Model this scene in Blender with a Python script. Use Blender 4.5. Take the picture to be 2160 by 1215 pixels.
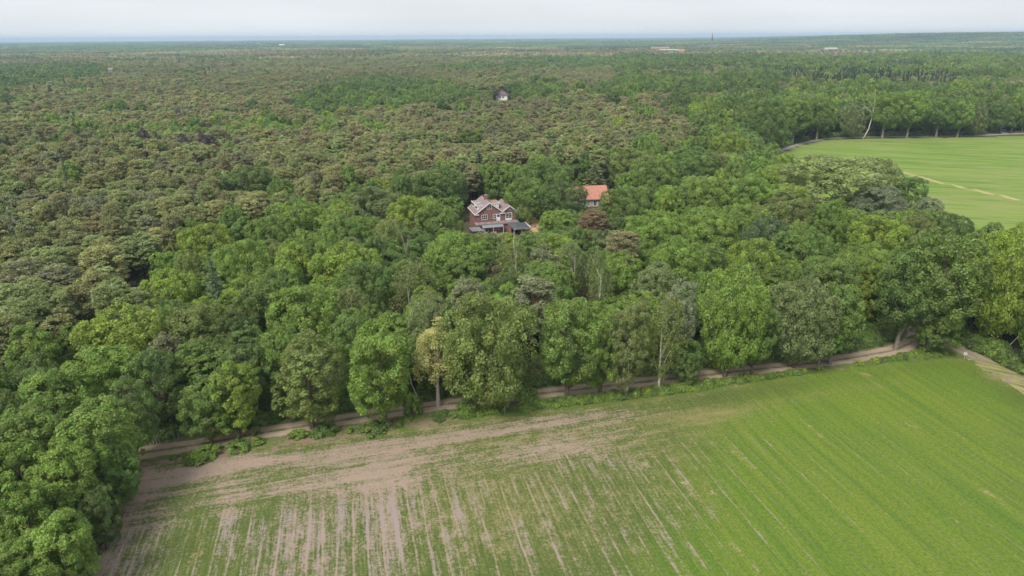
import bpy, bmesh, math, random
import numpy as np

# ---------------------------------------------------------------- scene, camera, sky, sun, exposure
S = bpy.context.scene
for _o in list(bpy.data.objects):
    bpy.data.objects.remove(_o)
C = S.collection
CAM_H, FOC = 55.0, 1440.0                     # camera height (m); focal length in pixels of the 2160 px wide photo
PITCH = math.atan(529.5 / 1440.0)
ROLL = math.radians(0.35)
_f = np.array([0, math.cos(PITCH), -math.sin(PITCH)])
_u0 = np.array([0, math.sin(PITCH), math.cos(PITCH)])
_r = math.cos(ROLL) * np.array([1.0, 0, 0]) - math.sin(ROLL) * _u0
_u = math.sin(ROLL) * np.array([1.0, 0, 0]) + math.cos(ROLL) * _u0
CAM = np.array([0, 0, CAM_H])

cd = bpy.data.cameras.new('camera'); cam = bpy.data.objects.new('camera', cd); C.objects.link(cam)
cd.sensor_width = 36.0; cd.lens = 36.0 * FOC / 2160.0; cd.clip_start = 1.0; cd.clip_end = 60000.0
from mathutils import Matrix, Vector
cam.matrix_world = Matrix(((_r[0], _u[0], -_f[0], 0), (_r[1], _u[1], -_f[1], 0), (_r[2], _u[2], -_f[2], CAM_H), (0, 0, 0, 1)))
S.camera = cam

SUN_EL, SUN_AZ = math.radians(50), math.radians(215)     # azimuth clockwise from +Y: behind the camera, to the left
W = bpy.data.worlds.new('World'); S.world = W; W.use_nodes = True
wn, wl = W.node_tree.nodes, W.node_tree.links
for n in list(wn): wn.remove(n)
sky = wn.new('ShaderNodeTexSky'); sky.sky_type = 'NISHITA'; sky.sun_disc = False
sky.sun_elevation = SUN_EL; sky.sun_rotation = SUN_AZ
sky.air_density = 1.0; sky.dust_density = 4.0; sky.ozone_density = 1.5; sky.altitude = 60
SKY_STRENGTH = 0.0445
hsv = wn.new('ShaderNodeHueSaturation'); hsv.inputs['Saturation'].default_value = 1.0
veil = wn.new('ShaderNodeMix'); veil.data_type = 'RGBA'; veil.inputs['Factor'].default_value = 0.86
veil.inputs['B'].default_value = (6.7, 6.95, 7.15, 1)                  # even high cloud over the blue
bg = wn.new('ShaderNodeBackground'); bg.inputs['Strength'].default_value = SKY_STRENGTH
wo = wn.new('ShaderNodeOutputWorld')
wl.new(sky.outputs['Color'], hsv.inputs['Color']); wl.new(hsv.outputs['Color'], veil.inputs['A'])
tc = wn.new('ShaderNodeTexCoord'); mp = wn.new('ShaderNodeMapping'); mp.inputs['Scale'].default_value = (1, 1, 7)
cn = wn.new('ShaderNodeTexNoise'); cn.inputs['Scale'].default_value = 3.0; cn.inputs['Detail'].default_value = 5
cr = wn.new('ShaderNodeMapRange'); cr.inputs['From Min'].default_value = .3; cr.inputs['From Max'].default_value = .7; cr.inputs['To Min'].default_value = .82; cr.inputs['To Max'].default_value = .95
wl.new(tc.outputs['Generated'], mp.inputs['Vector']); wl.new(mp.outputs[0], cn.inputs['Vector']); wl.new(cn.outputs['Fac'], cr.inputs['Value']); wl.new(cr.outputs[0], veil.inputs['Factor'])
wl.new(veil.outputs['Result'], bg.inputs['Color']); wl.new(bg.outputs[0], wo.inputs['Surface'])

sl = bpy.data.lights.new('sun', 'SUN'); sl.energy = 1.5; sl.angle = math.radians(25); sl.color = (1, 0.95, 0.86)
sun = bpy.data.objects.new('sun', sl); C.objects.link(sun)
_sd = Vector((math.sin(SUN_AZ) * math.cos(SUN_EL), math.cos(SUN_AZ) * math.cos(SUN_EL), math.sin(SUN_EL)))
sun.rotation_euler = (-_sd).to_track_quat('-Z', 'Y').to_euler(); sun.location = (0, 0, 300)

S.view_settings.view_transform = 'Standard'; S.view_settings.look = 'None'
S.view_settings.exposure = 1.62; S.view_settings.gamma = 1.0; S.view_settings.use_curve_mapping = False
S.render.engine = 'CYCLES'
cy = S.cycles
cy.use_denoising = True
cy.max_bounces = 6; cy.diffuse_bounces = 4; cy.glossy_bounces = 2; cy.transmission_bounces = 3; cy.volume_bounces = 2
cy.transparent_max_bounces = 8; cy.use_adaptive_sampling = True; cy.adaptive_threshold = 0.02
cy.caustics_reflective = False; cy.caustics_refractive = False

RS = np.random.RandomState(7)

# ---------------------------------------------------------------- pixels of the photo <-> the place
def at(px, py, z=0.0):
    d = _f * FOC + (px - 1080) * _r + (607.5 - py) * _u
    return CAM + (z - CAM_H) / d[2] * d

def prj(P):
    q = np.atleast_2d(np.asarray(P, float)) - CAM
    w = q @ _f
    w = np.where(np.abs(w) < 1e-3, 1e-3, w)
    return 1080 + FOC * (q @ _r) / w, 607.5 - FOC * (q @ _u) / w, w

def inpoly(x, y, poly):
    x = np.asarray(x, float); y = np.asarray(y, float); r = np.zeros(x.shape, bool)
    n = len(poly)
    for i in range(n):
        x0, y0 = poly[i]; x1, y1 = poly[(i + 1) % n]
        c = ((y0 > y) != (y1 > y)) & (x < (x1 - x0) * (y - y0) / ((y1 - y0) if y1 != y0 else 1e-9) + x0)
        r ^= c
    return r

def dist_path(x, y, path):
    x = np.asarray(x, float); y = np.asarray(y, float); d = np.full(x.shape, 1e9)
    for (x0, y0), (x1, y1) in zip(path[:-1], path[1:]):
        dx, dy = x1 - x0, y1 - y0
        t = np.clip(((x - x0) * dx + (y - y0) * dy) / (dx * dx + dy * dy + 1e-9), 0, 1)
        d = np.minimum(d, np.hypot(x - x0 - t * dx, y - y0 - t * dy))
    return d

_gr = np.random.RandomState(99).rand(64, 64)
def vnoise(x, y):                                                        # smooth value noise 0..1, period 64
    x = np.asarray(x, float); y = np.asarray(y, float)
    ix = np.floor(x).astype(int); iy = np.floor(y).astype(int); fx = x - ix; fy = y - iy
    fx = fx * fx * (3 - 2 * fx); fy = fy * fy * (3 - 2 * fy)
    g = lambda a, b: _gr[a % 64, b % 64]
    return (g(ix, iy) * (1 - fx) + g(ix + 1, iy) * fx) * (1 - fy) + (g(ix, iy + 1) * (1 - fx) + g(ix + 1, iy + 1) * fx) * fy

def sstep(a, b, x):
    t = np.clip((np.asarray(x, float) - a) / (b - a), 0, 1); return t * t * (3 - 2 * t)

def ground_z(x, y):                                                       # flat heath; low hills far off on the right
    x = np.asarray(x, float); y = np.asarray(y, float)
    d = np.hypot(x, y); a = np.arctan2(x, y)
    k = sstep(3000, 4700, d) * sstep(0.22, 0.56, a)
    return k * (36 + 8 * vnoise(x / 1500 + 3, y / 1500) + 6 * vnoise(x / 420, y / 420)) + sstep(4500, 8000, d) * 6 * vnoise(x / 900, y / 900)

# ---------------------------------------------------------------- helpers for objects
def tag(o, label=None, cat=None, group=None, kind=None):
    if label: o['label'] = label
    if cat: o['category'] = cat
    if group: o['group'] = group
    if kind: o['kind'] = kind
    return o

def empty(name, loc, rz=0.0, label=None, cat=None, group=None):
    o = bpy.data.objects.new(name, None); o.empty_display_size = 0.5; C.objects.link(o)
    o.location = loc; o.rotation_euler = (0, 0, rz)
    return tag(o, label, cat, group)

def link(name, me, parent=None):
    o = bpy.data.objects.new(name, me); C.objects.link(o)
    if parent: o.parent = parent
    return o

def np_mesh(name, V, quads, mats, midx=None, attrs=None, smooth=False):
    V = np.asarray(V, np.float32); Q = np.asarray(quads, np.int32)
    me = bpy.data.meshes.new(name)
    n, k = Q.shape
    me.vertices.add(len(V)); me.vertices.foreach_set('co', V.ravel())
    me.loops.add(n * k); me.loops.foreach_set('vertex_index', Q.ravel())
    me.polygons.add(n); me.polygons.foreach_set('loop_start', np.arange(0, n * k, k, dtype=np.int32))
    try: me.polygons.foreach_set('loop_total', np.full(n, k, np.int32))
    except Exception: pass
    for m in mats: me.materials.append(m)
    if midx is not None: me.polygons.foreach_set('material_index', np.asarray(midx, np.int32))
    if smooth: me.polygons.foreach_set('use_smooth', np.ones(n, bool))
    for an, (typ, arr) in (attrs or {}).items():
        a = me.attributes.new(an, typ, 'POINT')
        a.data.foreach_set('value' if typ == 'FLOAT' else 'vector', np.asarray(arr, np.float32).ravel())
    me.update(calc_edges=True)
    return me

class MB:                                                                # small solid shapes collected into ONE mesh
    def __init__(s): s.v = []; s.f = []
    def poly(s, pts):
        i = len(s.v); s.v += [tuple(p) for p in pts]; s.f.append(tuple(range(i, i + len(pts)))); return s
    def box(s, x0, x1, y0, y1, z0, z1):
        i = len(s.v)
        s.v += [(x, y, z) for z in (z0, z1) for x, y in ((x0, y0), (x1, y0), (x1, y1), (x0, y1))]
        s.f += [tuple(i + k for k in q) for q in ((3, 2, 1, 0), (4, 5, 6, 7), (0, 1, 5, 4), (1, 2, 6, 5), (2, 3, 7, 6), (3, 0, 4, 7))]
        return s
    def slab(s, quad, t):                                                # thick quad: quad corners = top, t = downward thickness vector
        i = len(s.v); t = np.asarray(t, float)
        s.v += [tuple(p) for p in quad] + [tuple(np.asarray(p, float) - t) for p in quad]
        s.f += [tuple(i + k for k in q) for q in ((0, 1, 2, 3), (7, 6, 5, 4), (0, 4, 5, 1), (1, 5, 6, 2), (2, 6, 7, 3), (3, 7, 4, 0))]
        return s
    def prism(s, pts, axis, a, b):                                       # polygon extruded along an axis ('x' or 'y')
        i = len(s.v); n = len(pts)
        mk = (lambda p, q: (q, p[0], p[1])) if axis == 'x' else (lambda p, q: (p[0], q, p[1]))
        s.v += [mk(p, a) for p in pts] + [mk(p, b) for p in pts]
        s.f += [tuple(range(i + n - 1, i - 1, -1)), tuple(range(i + n, i + 2 * n))]
        for k in range(n):
            j = (k + 1) % n; s.f.append((i + k, i + j, i + n + j, i + n + k))
        return s
    def tube(s, pts, radii, n=6):
        pts = [np.asarray(p, float) for p in pts]; base = len(s.v); m = len(pts)
        for k, p in enumerate(pts):
            d = pts[min(k + 1, m - 1)] - pts[max(k - 1, 0)]; d = d / (np.linalg.norm(d) + 1e-9)
            a = np.cross(d, (0, 0, 1.0) if abs(d[2]) < 0.9 else (1.0, 0, 0)); a /= np.linalg.norm(a); b = np.cross(d, a)
            for j in range(n):
                t = 2 * math.pi * j / n
                s.v.append(tuple(p + radii[k] * (a * math.cos(t) + b * math.sin(t))))
        for k in range(m - 1):
            for j in range(n):
                j2 = (j + 1) % n
                s.f.append((base + k * n + j, base + k * n + j2, base + (k + 1) * n + j2, base + (k + 1) * n + j))
        s.f.append(tuple(base + j for j in range(n))[::-1]); s.f.append(tuple(base + (m - 1) * n + j for j in range(n)))
        return s
    def mesh(s, name, mat):
        me = bpy.data.meshes.new(name); me.from_pydata(s.v, [], s.f); me.update()
        bm = bmesh.new(); bm.from_mesh(me); bmesh.ops.recalc_face_normals(bm, faces=bm.faces); bm.to_mesh(me); bm.free()
        me.materials.append(mat); return me
    def build(s, name, mat, parent=None): return link(name, s.mesh(name, mat), parent)

# ---------------------------------------------------------------- materials
class NT:
    def __init__(s, name):
        s.m = bpy.data.materials.new(name); s.m.use_nodes = True; s.t = s.m.node_tree
        for n in list(s.t.nodes): s.t.nodes.remove(n)
        s.out = s.n('ShaderNodeOutputMaterial')
    def n(s, typ, **kw):
        x = s.t.nodes.new(typ)
        for k, v in kw.items(): setattr(x, k, v)
        return x
    def l(s, a, b): s.t.links.new(a, b)
    def setv(s, sock, v):
        if hasattr(v, 'is_output') or isinstance(v, bpy.types.NodeSocket): s.l(v, sock)
        elif v is not None: sock.default_value = v
    def math(s, op, a, b=None, clamp=False):
        x = s.n('ShaderNodeMath', operation=op, use_clamp=clamp); s.setv(x.inputs[0], a)
        if b is not None: s.setv(x.inputs[1], b)
        return x.outputs[0]
    def mix(s, f, a, b, blend='MIX'):
        x = s.n('ShaderNodeMix', data_type='RGBA', blend_type=blend)
        s.setv(x.inputs['Factor'], f)
        s.setv(x.inputs['A'], (*a, 1) if isinstance(a, tuple) and len(a) == 3 else a)
        s.setv(x.inputs['B'], (*b, 1) if isinstance(b, tuple) and len(b) == 3 else b)
        return x.outputs['Result']
    def noise(s, vec, scale, detail=3, rough=0.55, out='Fac'):
        x = s.n('ShaderNodeTexNoise'); x.inputs['Scale'].default_value = scale; x.inputs['Detail'].default_value = detail
        x.inputs['Roughness'].default_value = rough
        if vec is not None: s.l(vec, x.inputs['Vector'])
        return x.outputs[out]
    def ramp(s, v, lo, hi):
        x = s.n('ShaderNodeMapRange', interpolation_type='SMOOTHSTEP'); s.setv(x.inputs['Value'], v)
        s.setv(x.inputs['From Min'], lo); s.setv(x.inputs['From Max'], hi)
        return x.outputs[0]
    def mapping(s, vec, rot=0.0, scale=(1, 1, 1)):
        x = s.n('ShaderNodeMapping', vector_type='POINT'); x.inputs['Rotation'].default_value = (0, 0, rot)
        x.inputs['Scale'].default_value = scale; s.l(vec, x.inputs['Vector']); return x.outputs[0]
    def attr(s, name, typ='GEOMETRY', out='Color'):
        return s.n('ShaderNodeAttribute', attribute_name=name, attribute_type=typ).outputs[out]
    def pos(s): return s.n('ShaderNodeNewGeometry').outputs['Position']
    def obj(s): return s.n('ShaderNodeTexCoord').outputs['Object']
    def bsdf(s, col, rough=0.8, spec=0.3, bump=None, bstr=0.3, bdist=0.05, metal=0.0):
        p = s.n('ShaderNodeBsdfPrincipled'); s.setv(p.inputs['Base Color'], (*col, 1) if isinstance(col, tuple) else col)
        s.setv(p.inputs['Roughness'], rough); p.inputs['Specular IOR Level'].default_value = spec; p.inputs['Metallic'].default_value = metal
        if bump is not None:
            b = s.n('ShaderNodeBump'); b.inputs['Strength'].default_value = bstr; b.inputs['Distance'].default_value = bdist
            s.l(bump, b.inputs['Height']); s.l(b.outputs[0], p.inputs['Normal'])
        s.l(p.outputs[0], s.out.inputs['Surface']); return s.m

def plain(name, col, rough=0.75, spec=0.3, vary=0.12, scale=3.0, metal=0.0):
    t = NT(name); n = t.noise(t.obj(), scale, 4)
    dark = tuple(c * (1 - vary * 2) for c in col); lite = tuple(min(1, c * (1 + vary)) for c in col)
    return t.bsdf(t.mix(t.ramp(n, 0.3, 0.7), dark, lite), rough, spec, metal=metal)

def foliage(name, trans=0.45, rough=0.5, spec=0.45, twig=(0.09, 0.065, 0.04)):
    """Leaf colour = the tree's own tint x leaf-to-leaf variation; leafvar = (brightness, yellowing, twig)."""
    t = NT(name)
    tint = t.attr('tint', 'INSTANCER'); lv = t.n('ShaderNodeSeparateXYZ'); t.l(t.attr('leafvar', out='Vector'), lv.inputs[0])
    c = t.n('ShaderNodeVectorMath', operation='SCALE'); t.l(tint, c.inputs[0]); t.l(lv.outputs[0], c.inputs['Scale'])
    col = t.mix(lv.outputs[1], c.outputs[0], (0.26, 0.22, 0.045))
    col = t.mix(lv.outputs[2], col, twig)
    p = t.n('ShaderNodeBsdfPrincipled'); t.l(col, p.inputs['Base Color'])
    p.inputs['Roughness'].default_value = rough; p.inputs['Specular IOR Level'].default_value = spec
    tr = t.n('ShaderNodeBsdfTranslucent')
    tc = t.mix(1.0, col, (1.0, 1.0, 0.55), 'MULTIPLY'); t.l(tc, tr.inputs['Color'])
    ms = t.n('ShaderNodeMixShader'); ms.inputs[0].default_value = trans
    t.l(p.outputs[0], ms.inputs[1]); t.l(tr.outputs[0], ms.inputs[2]); t.l(ms.outputs[0], t.out.inputs['Surface'])
    return t.m

M = {}
M['leaf'] = foliage('leaf_foliage')
M['needle'] = foliage('needle_foliage', 0.38, 0.55, 0.4, (0.085, 0.06, 0.045))
def bark_mat(name, lo, hi, top=None, z0=3.0, z1=8.0):
    t = NT(name); n = t.noise(t.mapping(t.obj(), 0, (6, 6, 1.2)), 2.0, 5)
    col = t.mix(t.ramp(n, 0.3, 0.7), lo, hi)
    if top:
        sx = t.n('ShaderNodeSeparateXYZ'); t.l(t.obj(), sx.inputs[0])
        col = t.mix(t.ramp(sx.outputs[2], z0, z1), col, t.mix(n, tuple(c * .7 for c in top), top))
    return t.bsdf(col, 0.9, 0.1, n, 0.5, 0.05)
M['bark'] = bark_mat('grey_bark', (0.07, 0.055, 0.04), (0.16, 0.13, 0.10))
M['pale_bark'] = bark_mat('pale_bark', (0.12, 0.105, 0.085), (0.25, 0.225, 0.19))
M['pine_bark'] = bark_mat('pine_bark', (0.07, 0.05, 0.04), (0.15, 0.10, 0.08), (0.26, 0.13, 0.07), 2.0, 7.0)
M['birch_bark'] = bark_mat('birch_bark', (0.36, 0.34, 0.31), (0.68, 0.66, 0.62))
M['dead_wood'] = bark_mat('dead_wood', (0.25, 0.21, 0.18), (0.46, 0.41, 0.36))
M['post_wood'] = bark_mat('post_wood', (0.22, 0.18, 0.14), (0.42, 0.37, 0.31))

# ---------------------------------------------------------------- the lie of the land
ROW = math.radians(-13.2)                                                # drill rows: heading of the rows, clockwise from +Y is positive
XY = lambda px, py, z=0.0: tuple(at(px, py, z)[:2])
F1_TOP = [XY(288, 986), XY(420, 968), XY(560, 948), XY(700, 928), XY(860, 905), XY(1000, 886), XY(1200, 862), XY(1440, 834), XY(1600, 808), XY(1760, 782), XY(1900, 764), XY(2000, 757), XY(2042, 762), XY(2100, 792), XY(2160, 826), XY(2330, 910)]
F1_LEFT = [XY(288, 986), XY(262, 1040), XY(228, 1120), XY(190, 1210)]
_lv = np.array(F1_LEFT[-1]) - np.array(F1_LEFT[-2]); _lv /= np.linalg.norm(_lv)
_lend = tuple(np.array(F1_LEFT[-1]) + _lv * 75)
FIELD1 = F1_TOP + [(150, 20), (150, -20), _lend] + F1_LEFT[::-1][:-1]
TRACK = [XY(140, 990), XY(215, 972), XY(290, 957), XY(420, 938), XY(560, 912), XY(700, 890), XY(830, 868), XY(950, 852), XY(1040, 842), XY(1180, 826), XY(1320, 810), XY(1500, 790), XY(1650, 774), XY(1800, 755), XY(1890, 738), XY(1926, 722), XY(1936, 700), XY(1940, 672), XY(1938, 640)]
TRACK2 = [XY(1926, 722), XY(1965, 716), XY(2000, 726), XY(2050, 748), XY(2110, 780), XY(2175, 815), XY(2330, 898)]
F2_FAR = [XY(1652, 320), XY(1690, 306), XY(1740, 296), XY(1800, 293), XY(1900, 291.5), XY(2050, 290), XY(2160, 287), XY(2500, 276)]
def _near(px, py, z=14.0, back=5.0):
    p = at(px, py, z)[:2]; d = p / np.linalg.norm(p); return tuple(p + d * back)
F2_NEAR = [_near(2600, 600), _near(2160, 478), _near(2060, 456), _near(1960, 412), _near(1915, 372), _near(1700, 346)]
FIELD2 = F2_FAR + F2_NEAR
ROAD2 = [XY(1600, 336), XY(1652, 315.5), XY(1690, 302.5), XY(1740, 292.5), XY(1800, 289.5), XY(1900, 288), XY(2050, 286.5), XY(2105, 284), XY(2160, 281.5), XY(2500, 270)]
ROAD2B = [XY(2118, 284), XY(2124, 279.5), XY(2105, 276.5), XY(2085, 274)]

def ground_mat():
    t = NT('forest_floor'); p = t.pos()
    a = t.noise(p, 0.12, 4); b = t.noise(p, 1.4, 4); c = t.noise(p, 0.004, 3)
    col = t.mix(t.ramp(a, 0.35, 0.65), (0.085, 0.062, 0.04), (0.05, 0.062, 0.024))
    col = t.mix(t.ramp(b, 0.4, 0.75), col, (0.105, 0.085, 0.05))
    col = t.mix(t.ramp(c, 0.5, 0.65), col, (0.06, 0.075, 0.03))
    return t.bsdf(col, 0.95, 0.1, b, 0.5, 0.1)
M['ground'] = ground_mat()

def grid_sheet(name, xs, ys, zf, mat, attrs=None):
    X, Y = np.meshgrid(xs, ys); nx, ny = len(xs), len(ys)
    V = np.stack([X.ravel(), Y.ravel(), zf(X.ravel(), Y.ravel())], 1)
    i = (np.arange(ny - 1)[:, None] * nx + np.arange(nx - 1)[None]).ravel()
    me = np_mesh(name, V, np.stack([i, i + 1, i + nx + 1, i + nx], 1), [mat], attrs=attrs(X.ravel(), Y.ravel()) if attrs else None, smooth=True)
    return link(name, me)

_gs = np.concatenate([-np.geomspace(14000, 250, 40), np.linspace(-200, 200, 11), np.geomspace(250, 14000, 40)])
_gy = np.concatenate([-np.geomspace(1500, 60, 8), np.linspace(0, 400, 12), np.geomspace(460, 14500, 56)])
tag(grid_sheet('ground', _gs, _gy, ground_z, M['ground']), kind='structure')

def strip(path, offs, z, step=1.0, jit=0.0, seed=1):
    """a ribbon along a path: rows of vertices at the offsets given; returns V, Q, (along, across)"""
    P = [np.array(p, float) for p in path]; L = [0]
    for a, b in zip(P[:-1], P[1:]): L.append(L[-1] + np.linalg.norm(b - a))
    n = max(2, int(L[-1] / step)); s = np.linspace(0, L[-1], n)
    px = np.interp(s, L, [p[0] for p in P]); py = np.interp(s, L, [p[1] for p in P])
    k = max(1, int(2.0 / step)); ker = np.ones(2 * k + 1) / (2 * k + 1)
    sm = lambda v: np.convolve(np.pad(v, k, mode='edge'), ker, 'valid')
    px[1:-1] = sm(px)[1:-1]; py[1:-1] = sm(py)[1:-1]
    tx = np.gradient(px); ty = np.gradient(py); l = np.hypot(tx, ty); tx /= l; ty /= l
    rs = np.random.RandomState(seed); V = []; A = []
    for o in offs:
        oj = o + (rs.randn(n) * jit if abs(o) == max(abs(x) for x in offs) else 0)
        V.append(np.stack([px - ty * oj, py + tx * oj, np.full(n, z)], 1)); A.append(np.stack([s, np.full(n, o), np.zeros(n)], 1))
    m = len(offs); V = np.concatenate(V); A = np.concatenate(A)
    Q = [(j * n + i, j * n + i + 1, (j + 1) * n + i + 1, (j + 1) * n + i) for j in range(m - 1) for i in range(n - 1)]
    return V, np.array(Q)[:, ::-1], A

def track_mat(name, soil_a, soil_b, grass, ruts):
    t = NT(name); sp = t.n('ShaderNodeSeparateXYZ'); t.l(t.attr('run', out='Vector'), sp.inputs[0])
    ac = t.math('ABSOLUTE', sp.outputs[1]); p = t.pos()
    n1 = t.noise(p, 0.5, 4); n2 = t.noise(p, 3.0, 4)
    d = t.math('ABSOLUTE', t.math('SUBTRACT', ac, ruts))                 # distance from the wheel ruts
    dn = t.math('ADD', d, t.math('MULTIPLY', t.math('SUBTRACT', n1, 0.5), 1.2))
    soil = t.mix(n2, soil_a, soil_b)
    g = t.ramp(dn, 0.35, 1.0)
    g = t.math('MULTIPLY', g, t.ramp(t.math('ADD', n2, t.math('MULTIPLY', n1, 0.4)), 0.34, 0.62))
    return t.bsdf(t.mix(g, soil, t.mix(n2, grass, tuple(c * 1.5 for c in grass))), 0.95, 0.1, n2, 0.4, 0.06)
M['track'] = track_mat('sandy_track', (0.265, 0.20, 0.152), (0.39, 0.305, 0.235), (0.09, 0.10, 0.04), 0.95)
M['side_track'] = track_mat('grassy_track', (0.20, 0.165, 0.125), (0.29, 0.24, 0.18), (0.10, 0.12, 0.04), 0.78)
V, Q, A = strip(TRACK, [-2.7, -1.8, -0.9, 0, 0.9, 1.8, 2.7], 0.030, 1.0, 0.25)
tag(link('sandy_track', np_mesh('sandy_track', V, Q, [M['track']], attrs={'run': ('FLOAT_VECTOR', A)})), kind='structure')
V, Q, A = strip(TRACK2, [-2.3, -1.5, -0.7, 0, 0.7, 1.5, 2.3], 0.036, 1.0, 0.3)
tag(link('side_track', np_mesh('side_track', V, Q, [M['side_track']], attrs={'run': ('FLOAT_VECTOR', A)})), kind='structure')

# rough grass verge on both sides of the track, under the track sheet
def verge_mat():
    t = NT('rough_verge'); p = t.pos(); a = t.noise(p, 0.22, 4); b = t.noise(p, 2.2, 5); c = t.noise(p, 0.05, 2)
    green = t.mix(b, (0.06, 0.098, 0.022), (0.12, 0.165, 0.035)); dry = t.mix(b, (0.15, 0.108, 0.08), (0.25, 0.185, 0.138))
    gr = t.attr('green', out='Fac')
    k = t.math('ADD', gr, t.math('MULTIPLY', t.math('SUBTRACT', a, 0.5), 2.0))
    k = t.math('ADD', k, t.math('MULTIPLY', t.math('SUBTRACT', b, 0.5), 1.5))
    return t.bsdf(t.mix(t.ramp(k, 0.3, 0.6), dry, green), 0.95, 0.1, b, 0.6, 0.12)
M['verge'] = verge_mat()
V, Q, A = strip(TRACK, [-9, -6.5, -4.2, -2, 0, 2, 3.5, 5], 0.012, 1.5, 0.4)
_px, _py, _ = prj(V)
green = 0.27 + 0.49 * sstep(700, 1300, _px)
tag(link('grass_verge', np_mesh('grass_verge', V, Q, [M['verge']], attrs={'green': ('FLOAT', green)})), kind='structure')
V, Q, A = strip(TRACK2, [-6, -4, -2, 0, 2, 4, 7], 0.016, 1.5, 0.4)
tag(link('grass_border', np_mesh('grass_border', V, Q, [M['verge']], attrs={'green': ('FLOAT', np.full(len(V), .7))})), kind='structure')

# ---- the drilled field in front
def field_mat():
    t = NT('drilled_field'); p = t.pos()
    bare = t.attr('bare', out='Fac'); dry = t.attr('dry', out='Fac'); head = t.attr('head', out='Fac'); lush = t.attr('lush', out='Fac')
    r = t.mapping(p, ROW * 1.0, (1, 1, 1))                                 # x across the rows, y along them
    e = t.mapping(p, -math.radians(16.5), (1, 1, 1))                       # x along the headland
    def aniso(v, sx, sy, sc, det=3, ro=0.6): return t.noise(t.mapping(v, 0, (sx, sy, 1)), sc, det, ro)
    c5 = lambda v, k: t.math('MULTIPLY', t.math('SUBTRACT', v, 0.5), k)
    add = lambda *a: a[0] if len(a) == 1 else t.math('ADD', a[0], add(*a[1:]))
    s0 = aniso(r, 1.0, 0.03, 0.30, 3); s1 = aniso(r, 1.0, 0.05, 0.9, 3); s2 = aniso(r, 1.0, 0.08, 2.8, 3, .7)
    h1 = aniso(e, 0.05, 1.0, 0.8, 4); h2 = aniso(e, 0.09, 1.0, 2.4, 3, .7)
    sp = t.noise(p, 2.6, 6, 0.85); sp2 = t.noise(p, 0.5, 4, .7); big = t.noise(p, 0.07, 3)
    # gaps between the drill passes: thin broken lines about 1.7 m apart, a little wavy
    sx = t.n('ShaderNodeSeparateXYZ'); t.l(r, sx.inputs[0])
    ph = add(t.math('MULTIPLY', sx.outputs[0], 1 / 1.72), c5(aniso(r, .3, 0.06, 1.0, 2), .55))
    gap = t.math('ABSOLUTE', t.math('SUBTRACT', t.math('FRACT', ph), 0.5))
    gap = t.math('MULTIPLY', t.ramp(gap, 0.37, 0.5), t.ramp(aniso(r, 1.0, 0.09, 0.55, 3, .7), 0.36, 0.62))
    gap = t.math('MULTIPLY', gap, t.math('SUBTRACT', 1.0, head))
    ph2 = t.math('MULTIPLY', sx.outputs[0], 2 * math.pi / 0.43); fine = t.math('MULTIPLY', t.math('SINE', ph2), t.math('SUBTRACT', 1.0, head))
    rows = add(t.math('MULTIPLY', s1, 0.55), t.math('MULTIPLY', s2, 0.45)); hd = add(t.math('MULTIPLY', h1, 0.6), t.math('MULTIPLY', h2, 0.4))
    mixr = t.n('ShaderNodeMix', data_type='FLOAT'); t.l(head, mixr.inputs['Factor']); t.l(rows, mixr.inputs['A']); t.l(hd, mixr.inputs['B'])
    st = mixr.outputs['Result']
    v = add(bare, c5(st, 1.7), c5(sp, 1.5), c5(sp2, .7), t.math('MULTIPLY', gap, .34))
    soilk = t.ramp(v, 0.36, 0.80)
    soil = t.mix(t.noise(p, 1.3, 5, .7), (0.215, 0.160, 0.124), (0.325, 0.255, 0.203))
    soil = t.mix(t.ramp(t.math('SUBTRACT', rows, t.math('MULTIPLY', head, .2)), 0.45, 0.62), soil, (0.251, 0.209, 0.197))
    g = t.mix(t.ramp(s2, 0.3, 0.7), (0.077, 0.107, 0.030), (0.125, 0.149, 0.038))
    gl = t.mix(t.ramp(s1, 0.3, 0.7), (0.102, 0.178, 0.022), (0.165, 0.232, 0.028))
    gl = t.mix(t.ramp(s0, 0.36, 0.64), t.mix(.22, gl, (0.067, 0.119, 0.024)), t.mix(.3, gl, (0.171, 0.192, 0.033)))
    g = t.mix(t.ramp(add(lush, c5(big, .6), c5(sp2, .3)), 0.15, 0.85), g, gl)
    g = t.mix(t.math('MULTIPLY', gap, .7), g, (0.214, 0.204, 0.081))
    g = t.mix(t.math('MULTIPLY', t.ramp(sp, 0.62, 0.36), .55), g, (0.029, 0.055, 0.015))
    g = t.mix(t.math('MULTIPLY', t.ramp(fine, -.2, 1.0), .16), g, (0.033, 0.059, 0.017))
    dk = add(dry, c5(sp, 1.5), c5(st, 1.1), c5(sp2, .9), t.math('MULTIPLY', gap, .22))
    g = t.mix(t.math('MULTIPLY', t.ramp(dk, 0.35, 0.95), .85), g, (0.213, 0.188, 0.080))
    dead = t.ramp(add(t.math('MULTIPLY', sp2, 0.45), t.math('MULTIPLY', t.noise(t.mapping(r, 0, (1, 0.16, 1)), 0.4, 4), 0.6), t.math('MULTIPLY', sp, 0.35)), 0.80, 0.92)
    g = t.mix(dead, g, (0.284, 0.226, 0.125))
    return t.bsdf(t.mix(soilk, g, soil), 0.95, 0.1, add(sp, t.math('MULTIPLY', s2, 0.6)), 0.6, 0.08)
M['field'] = field_mat()

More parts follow.
